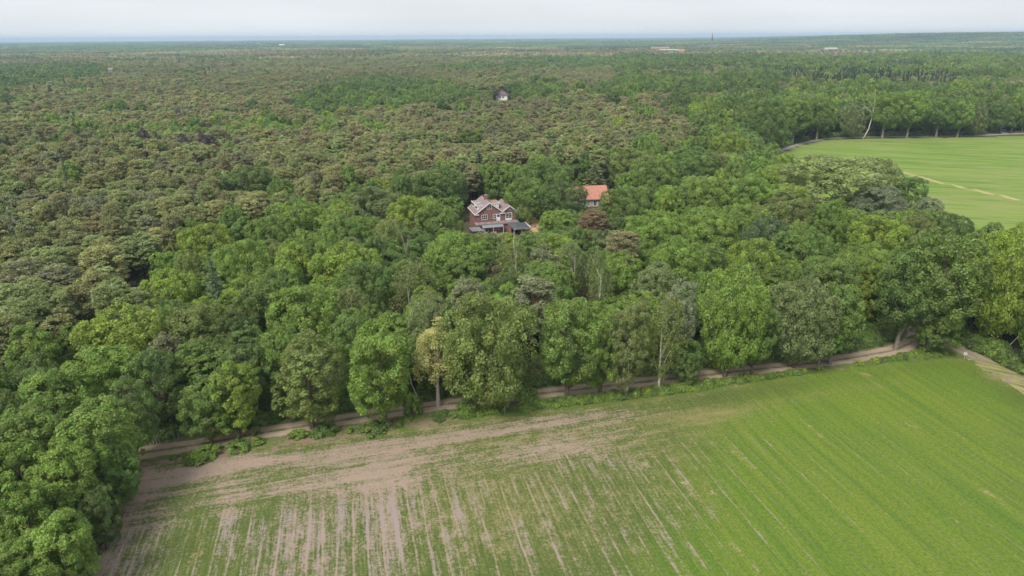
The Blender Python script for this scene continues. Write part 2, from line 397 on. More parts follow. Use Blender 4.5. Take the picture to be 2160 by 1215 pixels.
def field_attrs(x, y):
    px, py, w = prj(np.stack([x, y, 0 * x], 1))
    edge = dist_path(x, y, F1_TOP)                                        # metres from the track side of the field
    left = dist_path(x, y, F1_LEFT + [_lend])
    wob = vnoise(x / 9 + 5, y / 9); wob2 = vnoise(x / 3.5, y / 3.5)
    head = 1 - sstep(9 + 4 * wob, 15 + 5 * wob, edge)
    G = lambda cx, cy, sx, sy: np.exp(-((px - cx) / sx) ** 2 - ((py - cy) / sy) ** 2)
    band = np.exp(-((edge - 3.0 - 1.3 * wob) / 1.9) ** 2) * (1 - sstep(1150, 1480, px)) * sstep(230, 400, px)
    band2 = np.exp(-((edge - 8.6 - 2 * wob) / 2.4) ** 2) * (1 - sstep(1150, 1350, px)) * sstep(350, 600, px)
    bare = 0.31 - 0.25 * sstep(1250, 1800, px) + 0.07 * (1 - sstep(850, 1300, px)) + 0.36 * band + 0.17 * band2
    bare += 0.20 * G(820, 1010, 130, 50) + 0.24 * G(640, 1140, 90, 90) + 0.27 * G(815, 1110, 42, 90) + 0.18 * G(480, 1075, 45, 70) + 0.22 * G(1200, 960, 110, 30)
    bare += 0.22 * G(330, 1090, 70, 70) + 0.12 * G(250, 1190, 80, 60) - 0.16 * G(390, 1130, 60, 90) - 0.12 * G(560, 1090, 45, 60)
    bare += 0.32 * np.exp(-(left / 2.0) ** 2) + 0.06 * G(1000, 1130, 300, 120) - 0.12 * np.exp(-(edge / .8) ** 2) + 0.15 * G(320, 1020, 75, 40) + 0.1 * G(600, 1010, 200, 40)
    bare += 0.12 * G(1440, 1100, 100, 100) + 0.3 * G(2135, 790, 60, 28) + 0.1 * (wob2 - 0.5)
    dry = 0.24 + 0.42 * G(1030, 1080, 330, 150) + 0.25 * G(1150, 930, 300, 40) - 0.12 * sstep(1500, 1900, px) + 0.22 * G(1500, 880, 230, 30) + 0.30 * np.exp(-((edge - 6.5) / 2.2) ** 2) * sstep(1300, 1500, px) * (1 - sstep(1850, 2000, px)) + 0.16 * G(1450, 1000, 160, 120) + 0.85 * G(2125, 785, 60, 24) + 0.25 * np.exp(-(edge / 1.6) ** 2)
    lush = sstep(1150, 1750, px + 0.35 * (py - 1000)) - 0.35 * sstep(2000, 2150, px) * (1 - sstep(1000, 1150, py)) - 0.35 * np.exp(-((edge - 2.5) / 3) ** 2)
    return {'bare': ('FLOAT', bare), 'dry': ('FLOAT', dry), 'head': ('FLOAT', head), 'lush': ('FLOAT', lush)}

def poly_sheet(name, poly, z, mat, attrs, cell, bounds):
    """a fine grid clipped to a polygon: cells whose centre is inside, edge left ragged by the cell size"""
    xs = np.arange(bounds[0], bounds[1], cell); ys = np.arange(bounds[2], bounds[3], cell)
    X, Y = np.meshgrid(xs, ys); nx = len(xs)
    cx, cyy = np.meshgrid(xs[:-1] + cell / 2, ys[:-1] + cell / 2)
    j = (vnoise(cx * 1.7, cyy * 1.7) - 0.5) * 1.2
    keep = inpoly(cx.ravel() + j.ravel(), cyy.ravel() - j.ravel(), poly)
    ii = (np.arange(len(ys) - 1)[:, None] * nx + np.arange(nx - 1)[None]).ravel()[keep]
    Q = np.stack([ii, ii + 1, ii + nx + 1, ii + nx], 1)
    used, inv = np.unique(Q.ravel(), return_inverse=True)
    V = np.stack([X.ravel()[used], Y.ravel()[used], np.full(len(used), z)], 1)
    return link(name, np_mesh(name, V, inv.reshape(-1, 4), [mat], attrs=attrs(V[:, 0], V[:, 1])))
tag(poly_sheet('field', FIELD1, 0.022, M['field'], field_attrs, 0.7, (-75, 152, -22, 122)), kind='structure')

def straw_mat():
    t = NT('straw'); p = t.pos(); e = t.mapping(p, math.radians(38), (1, 1, 1)); a = t.noise(t.mapping(e, 0, (.18, 1, 1)), 1.0, 4, .7); b = t.noise(p, 2.4, 5, .8); c = t.noise(p, .35, 3)
    col = t.mix(t.ramp(a, .35, .62), t.mix(b, (0.085, 0.115, 0.035), (0.14, 0.17, 0.05)), (0.30, 0.265, 0.13))
    return t.bsdf(t.mix(t.ramp(c, .52, .64), col, t.mix(b, (0.17, 0.14, 0.10), (0.27, 0.225, 0.17))), .95, .1, b, .5, .06)
M['straw'] = straw_mat()
tag(poly_sheet('straw_strip', [XY(2046, 757), XY(2072, 756), XY(2105, 768), XY(2180, 806), XY(2260, 846), XY(2230, 866), XY(2150, 826), XY(2095, 790), XY(2060, 770)], .042, M['straw'], lambda x, y: {}, .5, (70, 125, 80, 125)), kind='structure')
def meadow_mat():
    t = NT('meadow'); p = t.pos(); r = t.mapping(p, math.radians(-70), (1, 1, 1))
    s = t.noise(t.mapping(r, 0, (1, 0.06, 1)), 0.16, 4); s2 = t.noise(t.mapping(r, 0, (1, 0.08, 1)), 0.7, 3); a = t.noise(p, 0.02, 3); b = t.noise(p, 1.2, 4)
    g = t.mix(t.ramp(s, 0.35, 0.65), (0.088, 0.165, 0.025), (0.145, 0.225, 0.034))
    g = t.mix(t.math('MULTIPLY', t.ramp(t.math('ADD', s2, t.math('MULTIPLY', a, 0.4)), 0.62, 0.8), 0.8), g, (0.20, 0.225, 0.075))
    sw = t.attr('swath', out='Fac')
    g = t.mix(t.ramp(t.math('ADD', sw, t.math('MULTIPLY', t.math('SUBTRACT', t.noise(p, 0.35, 4), 0.5), 0.7)), 0.4, 0.8), g, (0.34, 0.29, 0.15))
    return t.bsdf(g, 0.95, 0.1, b, 0.4, 0.1)
M['meadow'] = meadow_mat()
SW = [XY(1880, 355), XY(1960, 380), XY(2060, 402), XY(2160, 424), XY(2400, 470)]
def meadow_attrs(x, y):
    px, py, w = prj(np.stack([x, y, 0 * x], 1)); n = vnoise(x / 12, y / 12); n2 = vnoise(x / 30 + 9, y / 14)
    sw = np.exp(-(dist_path(x, y, SW) / 2.4) ** 2)
    G = lambda cx, cy, sx, sy: np.exp(-((px - cx) / sx) ** 2 - ((py - cy) / sy) ** 2)
    return {'swath': ('FLOAT', np.clip(.95 * sw + 0.6 * n2 * (G(2110, 357, 55, 20) + G(1830, 318, 70, 8) + G(2140, 295, 60, 6)) - 0.05 * n, 0, 1))}
tag(poly_sheet('meadow', FIELD2, 0.022, M['meadow'], meadow_attrs, 3.0, (100, 620, 150, 480)), kind='structure')
M['asphalt'] = plain('pale_asphalt', (0.24, 0.225, 0.21), 0.9, 0.2, 0.08, 0.3)
for nm, path, wd in (('lane', ROAD2, 1.6), ('lane_entrance', ROAD2B, 1.8)):
    V, Q, A = strip(path, [-wd, 0, wd], 0.03 if nm == 'lane' else 0.036, 4.0, 0.1)
    tag(link(nm, np_mesh(nm, V, Q, [M['asphalt']])), kind='structure')


# ---------------------------------------------------------------- tree forms (meshes only; placed further down)
def unit(v): return v / (np.linalg.norm(v, axis=-1, keepdims=True) + 1e-9)
def rdir(rs, n): return unit(rs.randn(n, 3))

def cards(rs, c, nrm, size, asp, axis=None):
    """n leaf sprays: rhombic faces at c with normal nrm; returns V (n*4,3)"""
    n = len(c); nrm = unit(nrm)
    a = rdir(rs, n) if axis is None else axis
    a = unit(a - nrm * np.sum(a * nrm, 1, keepdims=True)); b = np.cross(nrm, a)
    l = (size * (0.5 + 0.95 * rs.rand(n)))[:, None]
    w = l * asp
    k = (rs.rand(n)[:, None] - 0.5) * 0.3
    return np.stack([c - a * l * .5, c + b * w * .5 + a * l * k, c + a * l * .5, c - b * w * .5 + a * l * k], 1).reshape(-1, 3)

def q4(n): return np.arange(n * 4).reshape(n, 4)
def rep4(a): return np.repeat(a, 4, axis=0)

def tree_tubes(rs, H, r0, limbs, bend=0.0, n=7, top=0.72):
    """tapered trunk with limbs to the points given"""
    m = MB(); bx, by = rs.randn(2) * bend
    pts = [np.array([bx * t * t + 0.12 * math.sin(3 * t + bx), by * t * t, H * top * t]) for t in np.linspace(0, 1, 6)]
    m.tube(pts, [r0 * (1.25 if i == 0 else 1) * (1 - 0.8 * i / 5) for i in range(6)], n)
    for e in limbs:
        t = np.clip(e[2] / (H * top) - 0.28 - 0.12 * rs.rand(), 0.12, 0.92)
        s = np.array([bx * t * t, by * t * t, H * top * t]); mid = s * .5 + e * .5 + np.array([0, 0, 0.06 * H * (rs.rand() - .3)]) + rs.randn(3) * .2
        m.tube([s, mid, e], [r0 * .42 * (1 - .5 * t), r0 * .25, r0 * .08], 5)
    return m

def envelope(rs, n, H, W, zb, lob=9, amp=0.3, flat=0.75):
    """points on a lumpy crown surface and their outward normals"""
    zc = zb + (H - zb) * 0.52; hz = (H - zb) * 0.5
    L = rdir(rs, lob); L[:, 2] = L[:, 2] * .8 + .12; L = unit(L)
    d = rdir(rs, int(n)); d[:, 2] += 0.12; d = unit(d)
    k = np.max(np.exp(-((np.arccos(np.clip(d @ L.T, -1, 1))) / 0.55) ** 2), axis=1)
    s = (1 - amp * .75) + amp * k
    e = np.sign(d) * np.abs(d) ** flat
    e = d * (1 / np.maximum(np.abs(d) ** 2.5, 1e-9).sum(1, keepdims=True) ** (1 / 2.5))
    p = e * np.array([W / 2, W / 2, hz]) * s[:, None] + np.array([0, 0, zc])
    return p, unit(d / np.array([W / 2, W / 2, hz]))

def leafvar(rs, n, clump_b, clump_y, tw=None):
    v = np.zeros((n, 3)); v[:, 0] = np.clip(clump_b * (1 + 0.18 * rs.randn(n)), .35, 1.9)
    v[:, 1] = np.clip(clump_y + 0.10 * np.abs(rs.randn(n)) * (rs.rand(n) < .5), 0, 1)
    if tw is not None: v[:, 2] = tw
    return v

def broadleaf(seed, H=15., W=9.5, zb=1.8, nc=150, per=90, size=.36, lob=10, amp=.34, cr=.105, sparse=1.0, yellow=0.05):
    rs = np.random.RandomState(seed)
    c, o = envelope(rs, nc, H, W, zb, lob, amp)
    ins = rs.rand(len(c)) < 0.22; zc = zb + (H - zb) * .5
    c[ins] = (c[ins] - [0, 0, zc]) * (0.45 + 0.4 * rs.rand(ins.sum(), 1)) + [0, 0, zc]
    r = W * cr * (0.65 + 0.7 * rs.rand(len(c)))
    keep = c[:, 2] - r * .7 > .3; c, o, r = c[keep], o[keep], r[keep]; n = len(c)
    cb = 1 + 0.16 * rs.randn(n); cyl = np.clip(yellow + 0.09 * rs.randn(n), 0, .7)
    cnt = np.maximum(20, (per * sparse * (r / (W * cr)) ** 2).astype(int)); ix = np.repeat(np.arange(n), cnt); m = len(ix)
    d = unit(rdir(rs, m) + 0.6 * o[ix] + np.array([0, 0, 0.3]))
    rad = r[ix] * (0.55 + 0.5 * rs.rand(m) ** 0.6)
    pos = c[ix] + d * rad[:, None] * np.array([1.05, 1.05, 0.95]); pos[:, 2] = np.maximum(pos[:, 2], .15)
    nr = unit(d * 0.9 + rdir(rs, m) * 0.75 + np.array([0, 0, 0.25]))
    # the finished crown is exactly as tall and as wide as asked
    pos[:, 2] *= H / np.percentile(pos[:, 2], 99.8); pos[:, :2] *= W / 2 / np.percentile(np.hypot(pos[:, 0], pos[:, 1]), 97.5)
    V = cards(rs, pos, nr, size, 0.62)
    lv = leafvar(rs, m, cb[ix], cyl[ix])
    lim = c[rs.permutation(n)[:9]] * np.array([.8, .8, 1.0])
    return V, q4(m), rep4(lv), tree_tubes(rs, H, 0.022 * H, lim, .5)

def pine(seed, H=14., W=6.6, pads=30, per=170, size=.40, crown=.62, yellow=0.03, shell=150):
    rs = np.random.RandomState(seed)
    t = np.sort(rs.rand(pads) ** 0.8); z = H * (1 - crown) + H * crown * t * .96
    prof = np.sqrt(np.clip(1 - (t * .93) ** 2.2, 0, 1)) * (0.62 + .38 * np.clip(t / .35, 0, 1))
    rr = W / 2 * prof * (0.35 + 0.6 * rs.rand(pads) ** .6); an = np.arange(pads) * 2.4 + rs.randn(pads) * .5
    c = np.stack([rr * np.cos(an), rr * np.sin(an), z], 1); pr = (0.75 + 0.65 * rs.rand(pads)) * W / 6.6 * (1.1 - .25 * t)
    c2, o2 = envelope(rs, shell, H * .97, W * .90, H * (1 - crown * 1.1), 8, .38)                     # smaller tufts filling the dome between the plates
    c = np.concatenate([c, c2]); pr = np.concatenate([pr, (.40 + .32 * rs.rand(len(c2))) * W / 6.6]); n = len(c)
    cnt = np.maximum(12, (per * (pr / W * 6.6) ** 2).astype(int)); ix = np.repeat(np.arange(n), cnt); m = len(ix)
    d = rdir(rs, m); d[:, 2] = np.abs(d[:, 2]) - 0.3
    pos = c[ix] + d * (pr[ix] * (0.35 + 0.68 * rs.rand(m) ** .5))[:, None] * np.array([1.12, 1.12, .72])
    out = unit(np.stack([c[ix][:, 0], c[ix][:, 1], np.zeros(m)], 1))
    ax = unit(out * .5 + np.array([0, 0, .55]) + d * .6 + rdir(rs, m) * .7); nr = unit(np.cross(ax, rdir(rs, m)) + np.array([0, 0, .9]) + .4 * d)
    pos[:, 2] *= H / np.percentile(pos[:, 2], 99.8)
    V = cards(rs, pos, nr, size, .40, ax)
    cb = 1 + .13 * rs.randn(n); low = (d[:, 2] < -.1)
    lv = leafvar(rs, m, cb[ix], np.clip(yellow + .06 * rs.randn(n), 0, .5)[ix], np.where(low & (rs.rand(m) < .25), .45, .06 * rs.rand(m)))
    lim = [c[i] * np.array([.95, .95, 1]) - np.array([0, 0, .12]) for i in rs.permutation(pads)[:14]]
    return V, q4(m), rep4(lv), tree_tubes(rs, H, .016 * H, lim, .5, 7, .95)

def spruce(seed, H=15., W=5.0, levels=20, per=30, size=.6):
    rs = np.random.RandomState(seed); P = []; AX = []; B = []
    for k in range(levels):
        t = (k + .5) / levels; z = H * (.08 + .92 * t); R = W / 2 * (1 - t) ** .85 + .12
        nb = max(5, int(11 * (1 - t) + 4))
        for j in range(nb):
            a = 2 * math.pi * (j + rs.rand()) / nb; L = R * (.75 + .35 * rs.rand()); n = max(6, int(per * L / (W / 2)))
            s = rs.rand(n) ** .7 * L; dx = np.stack([np.cos(a) * s, np.sin(a) * s, z - .28 * s - .05 * s * s + .12 * rs.randn(n)], 1)
            dx[:, :2] += rs.randn(n, 2) * .16; P.append(dx); AX.append(np.stack([np.cos(a) + .5 * rs.randn(n), np.sin(a) + .5 * rs.randn(n), -.35 + .3 * rs.randn(n)], 1)); B.append(np.full(n, 1 + .14 * rs.randn()))
    P = np.concatenate(P); AX = unit(np.concatenate(AX)); B = np.concatenate(B); m = len(P)
    nr = unit(np.cross(AX, rdir(rs, m)) + np.array([0, 0, .6]))
    return cards(rs, P, nr, size, .4, AX), q4(m), rep4(leafvar(rs, m, B, np.zeros(m))), tree_tubes(rs, H, .014 * H, [], .1, 7, .97)

def birch(seed, H=15., W=6., zb=2.2, strands=330, per=26, size=.24):
    rs = np.random.RandomState(seed)
    c, o = envelope(rs, strands, H, W, zb, 11, .42)
    c[:, :2] *= (.45 + .58 * rs.rand(len(c), 1)); up = c[:, 2] > zb + 1.0; c, o = c[up], o[up]; n = len(c)
    L = .7 + 1.6 * rs.rand(n); ix = np.repeat(np.arange(n), per); m = len(ix); s = rs.rand(m)
    pos = c[ix] + np.stack([o[ix][:, 0] * .35 * s, o[ix][:, 1] * .35 * s, -L[ix] * s], 1) + rs.randn(m, 3) * np.array([.17, .17, .12])
    nr = unit(o[ix] * .6 + rdir(rs, m) * .9 + [0, 0, .2])
    V = cards(rs, pos, nr, size, .55)
    return V, q4(m), rep4(leafvar(rs, m, (1 + .15 * rs.randn(n))[ix], np.clip(.1 + .1 * rs.randn(n), 0, .5)[ix])), tree_tubes(rs, H, .011 * H, c[rs.permutation(n)[:10]], .4, 7, .9)

def bush(seed, H=1.6, W=2.6, nc=26, per=70, size=.2):
    rs = np.random.RandomState(seed)
    d = rdir(rs, nc); d[:, 2] = np.abs(d[:, 2]); c = d * np.array([W / 2, W / 2, H * .8]) * (.5 + .4 * rs.rand(nc, 1)); r = W * .16 * (.7 + .6 * rs.rand(nc))
    ix = np.repeat(np.arange(nc), per); m = len(ix); dd = unit(rdir(rs, m) + .6 * d[ix] + [0, 0, .5])
    pos = c[ix] + dd * (r[ix] * (.5 + .55 * rs.rand(m)))[:, None]; pos[:, 2] = np.abs(pos[:, 2]) + .03
    V = cards(rs, pos, unit(dd + rdir(rs, m) * .8 + [0, 0, .3]), size, .65)
    t = MB()
    for k in range(5): t.tube([(0, 0, 0), tuple(c[k] * .9)], [.05, .015], 4)
    return V, q4(m), rep4(leafvar(rs, m, (1 + .15 * rs.randn(nc))[ix], np.clip(.06 + .08 * rs.randn(nc), 0, .5)[ix])), t

def dead_branches(seed, H=14., r0=.2, lean=(0, 0), depth=3, spread=.55, first=.35):
    rs = np.random.RandomState(seed); m = MB()
    def grow(p, d, L, r, k):
        n = 4; pts = [p]; q = p
        for i in range(n):
            d = unit(d + rs.randn(3) * .10); q = q + d * L / n; pts.append(q)
        m.tube(pts, [r * (1 - .6 * i / n) for i in range(n + 1)], 6 if k == depth else 4)
        if k > 0:
            for i in range(5 if k == depth else 3):
                t = first + (1 - first) * (i + rs.rand()) / (5 if k == depth else 3); j = min(int(t * n), n - 1)
                s = pts[j] + (pts[j + 1] - pts[j]) * (t * n - j)
                grow(s, unit(d + rdir(rs, 1)[0] * spread * 1.6 + np.array([0, 0, .25])), L * (.42 - .12 * t), r * .42 * (1.1 - .5 * t), k - 1)
    grow(np.zeros(3), unit(np.array([lean[0], lean[1], 1.0])), H, r0, depth)
    return m

def crown_mesh(name, V, Q, lv, mat): return np_mesh(name, V, Q, [mat], attrs={'leafvar': ('FLOAT_VECTOR', lv)})
def make_form(gen, mat, bark, H0, W0, *a, **k):
    V, Q, lv, t = gen(*a, **k)
    return dict(crown=crown_mesh('crown', V, Q, lv, mat), trunk=t.mesh('trunk', bark), H=H0, W=W0)
LF, NF = M['leaf'], M['needle']
FORM = {
    'oak': [make_form(broadleaf, LF, M['bark'], 15, 9.5, s, H=15, W=9.5, zb=1.6 + .25 * (s % 3), nc=250, per=105, size=.255, cr=.08, lob=9 + s % 5, amp=.32 + .05 * (s % 3)) for s in range(1, 8)],
    'wide': [make_form(broadleaf, LF, M['bark'], 14, 14, s, H=14, W=14, zb=1.5, nc=420, per=72, size=.30, lob=17, amp=.36, cr=.062) for s in (11, 12, 13)],
    'high': [make_form(broadleaf, LF, M['pale_bark'], 16, 10, s, H=16, W=10, zb=4.4, nc=230, per=88, size=.29, cr=.085, lob=11, amp=.38) for s in (14, 15, 16)],
    'ash': [make_form(broadleaf, LF, M['bark'], 16, 8.0, s, H=16, W=8.0, zb=1.5, nc=300, per=66, size=.25, lob=16, amp=.42, cr=.075) for s in (21, 22, 23, 24)],
    'willow': [make_form(broadleaf, LF, M['bark'], 14, 12, s, H=14, W=12, zb=1.5, nc=420, per=64, size=.28, lob=18, amp=.34, cr=.06) for s in (31, 32)],
    'thin': [make_form(broadleaf, LF, M['dead_wood'], 16, 8.0, s, H=16, W=8.0, zb=6.0, nc=120, per=62, size=.26, lob=8, amp=.45, cr=.1, yellow=.04) for s in (41,)],
    'pine': [make_form(pine, NF, M['pine_bark'], 14, 6.6, s, H=14, W=6.6, pads=20 + 3 * (s % 4), crown=.56 + .05 * (s % 3)) for s in range(51, 59)],
    'spruce': [make_form(spruce, NF, M['bark'], 15, 5.0, s) for s in (61, 62, 63)],
    'birch': [make_form(birch, LF, M['birch_bark'], 15, 6.0, s) for s in (71, 72, 73)],
    'bush': [make_form(bush, LF, M['bark'], 1.6, 2.6, s) for s in (81, 82, 83, 84)],
}

def far_form(gen, mat, bark, *a, **k):
    """one joined mesh (crown + trunk) for the forests too far away to pick single trees apart"""
    V, Q, lv, t = gen(*a, **k); nV = len(V)
    tv = np.array(t.v); tq = [f for f in t.f if len(f) == 4]
    V2 = np.concatenate([V, tv]); Q2 = np.concatenate([Q, np.array(tq) + nV]); lv2 = np.concatenate([lv, np.ones((len(tv), 3))])
    return np_mesh('tree_form', V2, Q2, [mat, bark], np.concatenate([np.zeros(len(Q)), np.ones(len(tq))]), {'leafvar': ('FLOAT_VECTOR', lv2)})
MID = {
    'broad': [far_form(broadleaf, LF, M['bark'], s, H=15, W=9.5, zb=1.6, nc=150, per=52, size=.45, lob=10, amp=.35, cr=.10) for s in range(101, 107)],
    'pine': [far_form(pine, NF, M['pine_bark'], s, H=14, W=6.6, pads=24, per=105, size=.50, shell=110) for s in range(111, 117)],
    'spruce': [far_form(spruce, NF, M['bark'], s, per=13, size=.85) for s in (121, 122)],
    'bush': [f['crown'] for f in FORM['bush']],
}
FAR = {
    'broad': [far_form(broadleaf, LF, M['bark'], s, H=15, W=9.5, zb=1.6, nc=60, per=22, size=1.0, lob=9, amp=.33, cr=.13) for s in range(131, 135)],
    'pine': [far_form(pine, NF, M['pine_bark'], s, H=14, W=6.6, pads=18, per=50, size=.80, shell=70) for s in range(141, 145)],
}
def patch_form(seed, size=90.0, n=150, per=60, h=13):
    """a square of far canopy: many crowns of large leaf sprays"""
    rs = np.random.RandomState(seed); V = []; LV = []
    for k in range(n):
        x, y = (rs.rand(2) - .5) * size; r = 3.2 + 2.6 * rs.rand(); H = h * (.75 + .5 * rs.rand())
        d = rdir(rs, per); d[:, 2] = np.abs(d[:, 2]) * 1.2 - .35
        pos = np.array([x, y, H - r * .9]) + d * r * np.array([1, 1, 1.1]) * (.7 + .3 * rs.rand(per, 1))
        V.append(cards(rs, pos, unit(d + .5 * rdir(rs, per)), 2.6, .7)); LV.append(rep4(leafvar(rs, per, 1 + .22 * rs.randn(), np.full(per, max(0, .08 * rs.randn())))))
    V = np.concatenate(V)
    return np_mesh('canopy_form', V, q4(len(V) // 4), [LF], attrs={'leafvar': ('FLOAT_VECTOR', np.concatenate(LV))})
PATCH = [patch_form(s) for s in (151, 152, 153, 154)]

def scatter(name, forms, pts, scl, rot, tint, idx, label=None):
    """ONE stuff object: points that carry size, turn and tint, and a geometry node tree that grows a tree form on each"""
    col = bpy.data.collections.new(name + '_forms')
    for i, me in enumerate(forms):
        o = bpy.data.objects.new('%s_form.%03d' % (name, i), me); col.objects.link(o)
    n = len(pts); me = bpy.data.meshes.new(name); me.vertices.add(n); me.vertices.foreach_set('co', np.asarray(pts, np.float32).ravel())
    for an, ty, arr in (('scl', 'FLOAT_VECTOR', scl), ('rot', 'FLOAT_VECTOR', np.stack([0 * rot, 0 * rot, rot], 1)), ('tint', 'FLOAT_VECTOR', tint)):
        a = me.attributes.new(an, ty, 'POINT'); a.data.foreach_set('vector', np.asarray(arr, np.float32).ravel())
    a = me.attributes.new('idx', 'INT', 'POINT'); a.data.foreach_set('value', np.asarray(idx, np.int32)); me.update()
    o = link(name, me); tag(o, kind='stuff')
    if label: o['label'] = label
    ng = bpy.data.node_groups.new(name + '_nodes', 'GeometryNodeTree')
    ng.interface.new_socket('Geometry', in_out='INPUT', socket_type='NodeSocketGeometry'); ng.interface.new_socket('Geometry', in_out='OUTPUT', socket_type='NodeSocketGeometry')
    N = ng.nodes; gi = N.new('NodeGroupInput'); go = N.new('NodeGroupOutput'); ip = N.new('GeometryNodeInstanceOnPoints'); ci = N.new('GeometryNodeCollectionInfo')
    ci.inputs['Collection'].default_value = col; ci.inputs['Separate Children'].default_value = True; ci.inputs['Reset Children'].default_value = True
    def na(nm, ty):
        x = N.new('GeometryNodeInputNamedAttribute'); x.data_type = ty; x.inputs['Name'].default_value = nm
        return [s for s in x.outputs if s.enabled and s.name == 'Attribute'][0]
    e2r = N.new('FunctionNodeEulerToRotation')
    L = ng.links; L.new(gi.outputs[0], ip.inputs['Points']); L.new(ci.outputs[0], ip.inputs['Instance']); ip.inputs['Pick Instance'].default_value = True
    L.new(na('idx', 'INT'), ip.inputs['Instance Index']); L.new(na('rot', 'FLOAT_VECTOR'), e2r.inputs[0]); L.new(e2r.outputs[0], ip.inputs['Rotation'])
    L.new(na('scl', 'FLOAT_VECTOR'), ip.inputs['Scale']); L.new(ip.outputs[0], go.inputs[0])
    md = o.modifiers.new('grow', 'NODES'); md.node_group = ng
    return o

# ---------------------------------------------------------------- leaf colours (albedo)
TINT = {
    'pale': (0.275, 0.355, 0.135),
    'lime': (0.253, 0.359, 0.058), 'bright': (0.198, 0.318, 0.061), 'mid': (0.166, 0.270, 0.061), 'deep': (0.133, 0.231, 0.061), 'dark': (0.107, 0.180, 0.052),
    'olive': (0.198, 0.264, 0.076), 'tan': (0.195, 0.242, 0.088), 'grey': (0.196, 0.262, 0.107), 'silver': (0.235, 0.292, 0.185), 'yellow': (0.470, 0.470, 0.200), 'blue': (0.112, 0.186, 0.085),
    'pine': (0.316, 0.340, 0.142), 'pinegreen': (0.267, 0.340, 0.135), 'pinebrown': (0.294, 0.281, 0.153), 'pinegrey': (0.245, 0.272, 0.158), 'pinedark': (0.242, 0.273, 0.125), 'rust': (0.220, 0.170, 0.100),
    'purple': (0.085, 0.060, 0.100), 'spruce': (0.041, 0.076, 0.041), 'sprucelight': (0.130, 0.192, 0.094),
}

# ---------------------------------------------------------------- buildings
def roof_tiles(name, a, b, per):
    t = NT(name); o = t.obj(); n = t.noise(o, 1.2, 4); w = t.n('ShaderNodeTexWave', bands_direction='Y'); w.inputs['Scale'].default_value = per; w.inputs['Distortion'].default_value = .6
    t.l(o, w.inputs['Vector']); col = t.mix(t.ramp(n, .3, .7), a, b); col = t.mix(t.math('MULTIPLY', w.outputs['Fac'], .3), col, tuple(c * .6 for c in a))
    return t.bsdf(col, .6, .4, w.outputs['Fac'], .5, .06)
M['tiles'] = roof_tiles('mauve_roof_tiles', (0.195, 0.135, 0.14), (0.275, 0.20, 0.205), .55)
M['orange_tiles'] = roof_tiles('orange_roof_tiles', (0.35, 0.145, 0.098), (0.44, 0.205, 0.138), .5)
def brick_mat():
    t = NT('red_brick'); b = t.n('ShaderNodeTexBrick'); b.inputs['Scale'].default_value = 4.2; b.inputs['Mortar Size'].default_value = .018
    b.inputs['Color1'].default_value = (0.175, 0.080, 0.068, 1); b.inputs['Color2'].default_value = (0.23, 0.110, 0.094, 1); b.inputs['Mortar'].default_value = (.26, .2, .18, 1)
    sx = t.n('ShaderNodeSeparateXYZ'); t.l(t.obj(), sx.inputs[0]); cx = t.n('ShaderNodeCombineXYZ'); t.l(t.math('ADD', sx.outputs[0], sx.outputs[1]), cx.inputs[0]); t.l(sx.outputs[2], cx.inputs[1]); t.l(cx.outputs[0], b.inputs['Vector'])
    n = t.noise(t.obj(), 1.1, 4); return t.bsdf(t.mix(t.math('MULTIPLY', t.ramp(n, .35, .7), .4), b.outputs[0], (.15, .05, .042)), .9, .2)
M['brick'] = brick_mat()
M['white'] = plain('white_paint', (.66, .66, .65), .5, .4, .03)
M['zinc'] = plain('dark_flat_roof', (.085, .09, .105), .75, .3, .15, 1.0)
M['grey_roof'] = plain('grey_flat_roof', (.20, .20, .21), .8, .3, .12, 1.0)
M['brown_roof'] = plain('brown_gravel_roof', (.27, .175, .12), .9, .2, .12, 2.0)
M['slab'] = plain('pinkish_paving', (.25, .205, .195), .85, .2, .08, 2.0)
M['canopy'] = plain('frosted_canopy', (.19, .21, .235), .4, .5, .04, 1.0)
M['thatch'] = plain('old_thatch', (.13, .11, .115), .95, .1, .2, 3.0)
M['concrete'] = plain('weathered_concrete', (.42, .41, .39), .9, .2, .12, 3.0)
M['panel'] = plain('beige_panel', (.33, .30, .25), .8, .2, .06)
M['dark_metal'] = plain('dark_metal', (.05, .05, .055), .5, .5, .1)
M['navy'] = plain('navy_cloth', (.014, .020, .038), .8, .2, .1)
M['sand'] = plain('bare_sand', (.42, .30, .205), .95, .1, .14, .8)
M['yard'] = plain('grey_yard', (.20, .175, .155), .95, .1, .16, .9)
M['bluecloth'] = plain('blue_curtain', (.03, .05, .33), .8, .3, .05)
M['stone'] = plain('slate_stone', (.24, .23, .26), .9, .2, .1)
def glass_mat():
    t = NT('window_glass'); return t.bsdf((.02, .025, .032), .06, .6)
M['glass'] = glass_mat()

def window(parent, u0, u1, z0, z1, v, nx=2, ny=2, fr=.11, name='window', pane=None, panel=0.0):
    """white frame with glazing bars standing proud of the wall at depth v; dark pane behind"""
    m = MB(); d0, d1 = v - .07, v + .05
    m.box(u0, u1, d0, d1, z1 - fr, z1).box(u0, u1, d0, d1, z0, z0 + fr + panel).box(u0, u0 + fr, d0, d1, z0 + fr + panel, z1 - fr).box(u1 - fr, u1, d0, d1, z0 + fr + panel, z1 - fr)
    zz = z0 + fr + panel
    for i in range(1, nx):
        x = u0 + fr + (u1 - u0 - 2 * fr) * i / nx; m.box(x - .035, x + .035, d0 + .02, d1, zz, z1 - fr)
    for j in range(1, ny):
        z = zz + (z1 - fr - zz) * j / ny; m.box(u0 + fr, u1 - fr, d0 + .03, d1, z - .03, z + .03)
    w = m.build(name, M['white'], parent)
    MB().box(u0 + fr, u1 - fr, v - .012, v + .02, zz, z1 - fr).build('pane', pane or M['glass'], w)
    return w

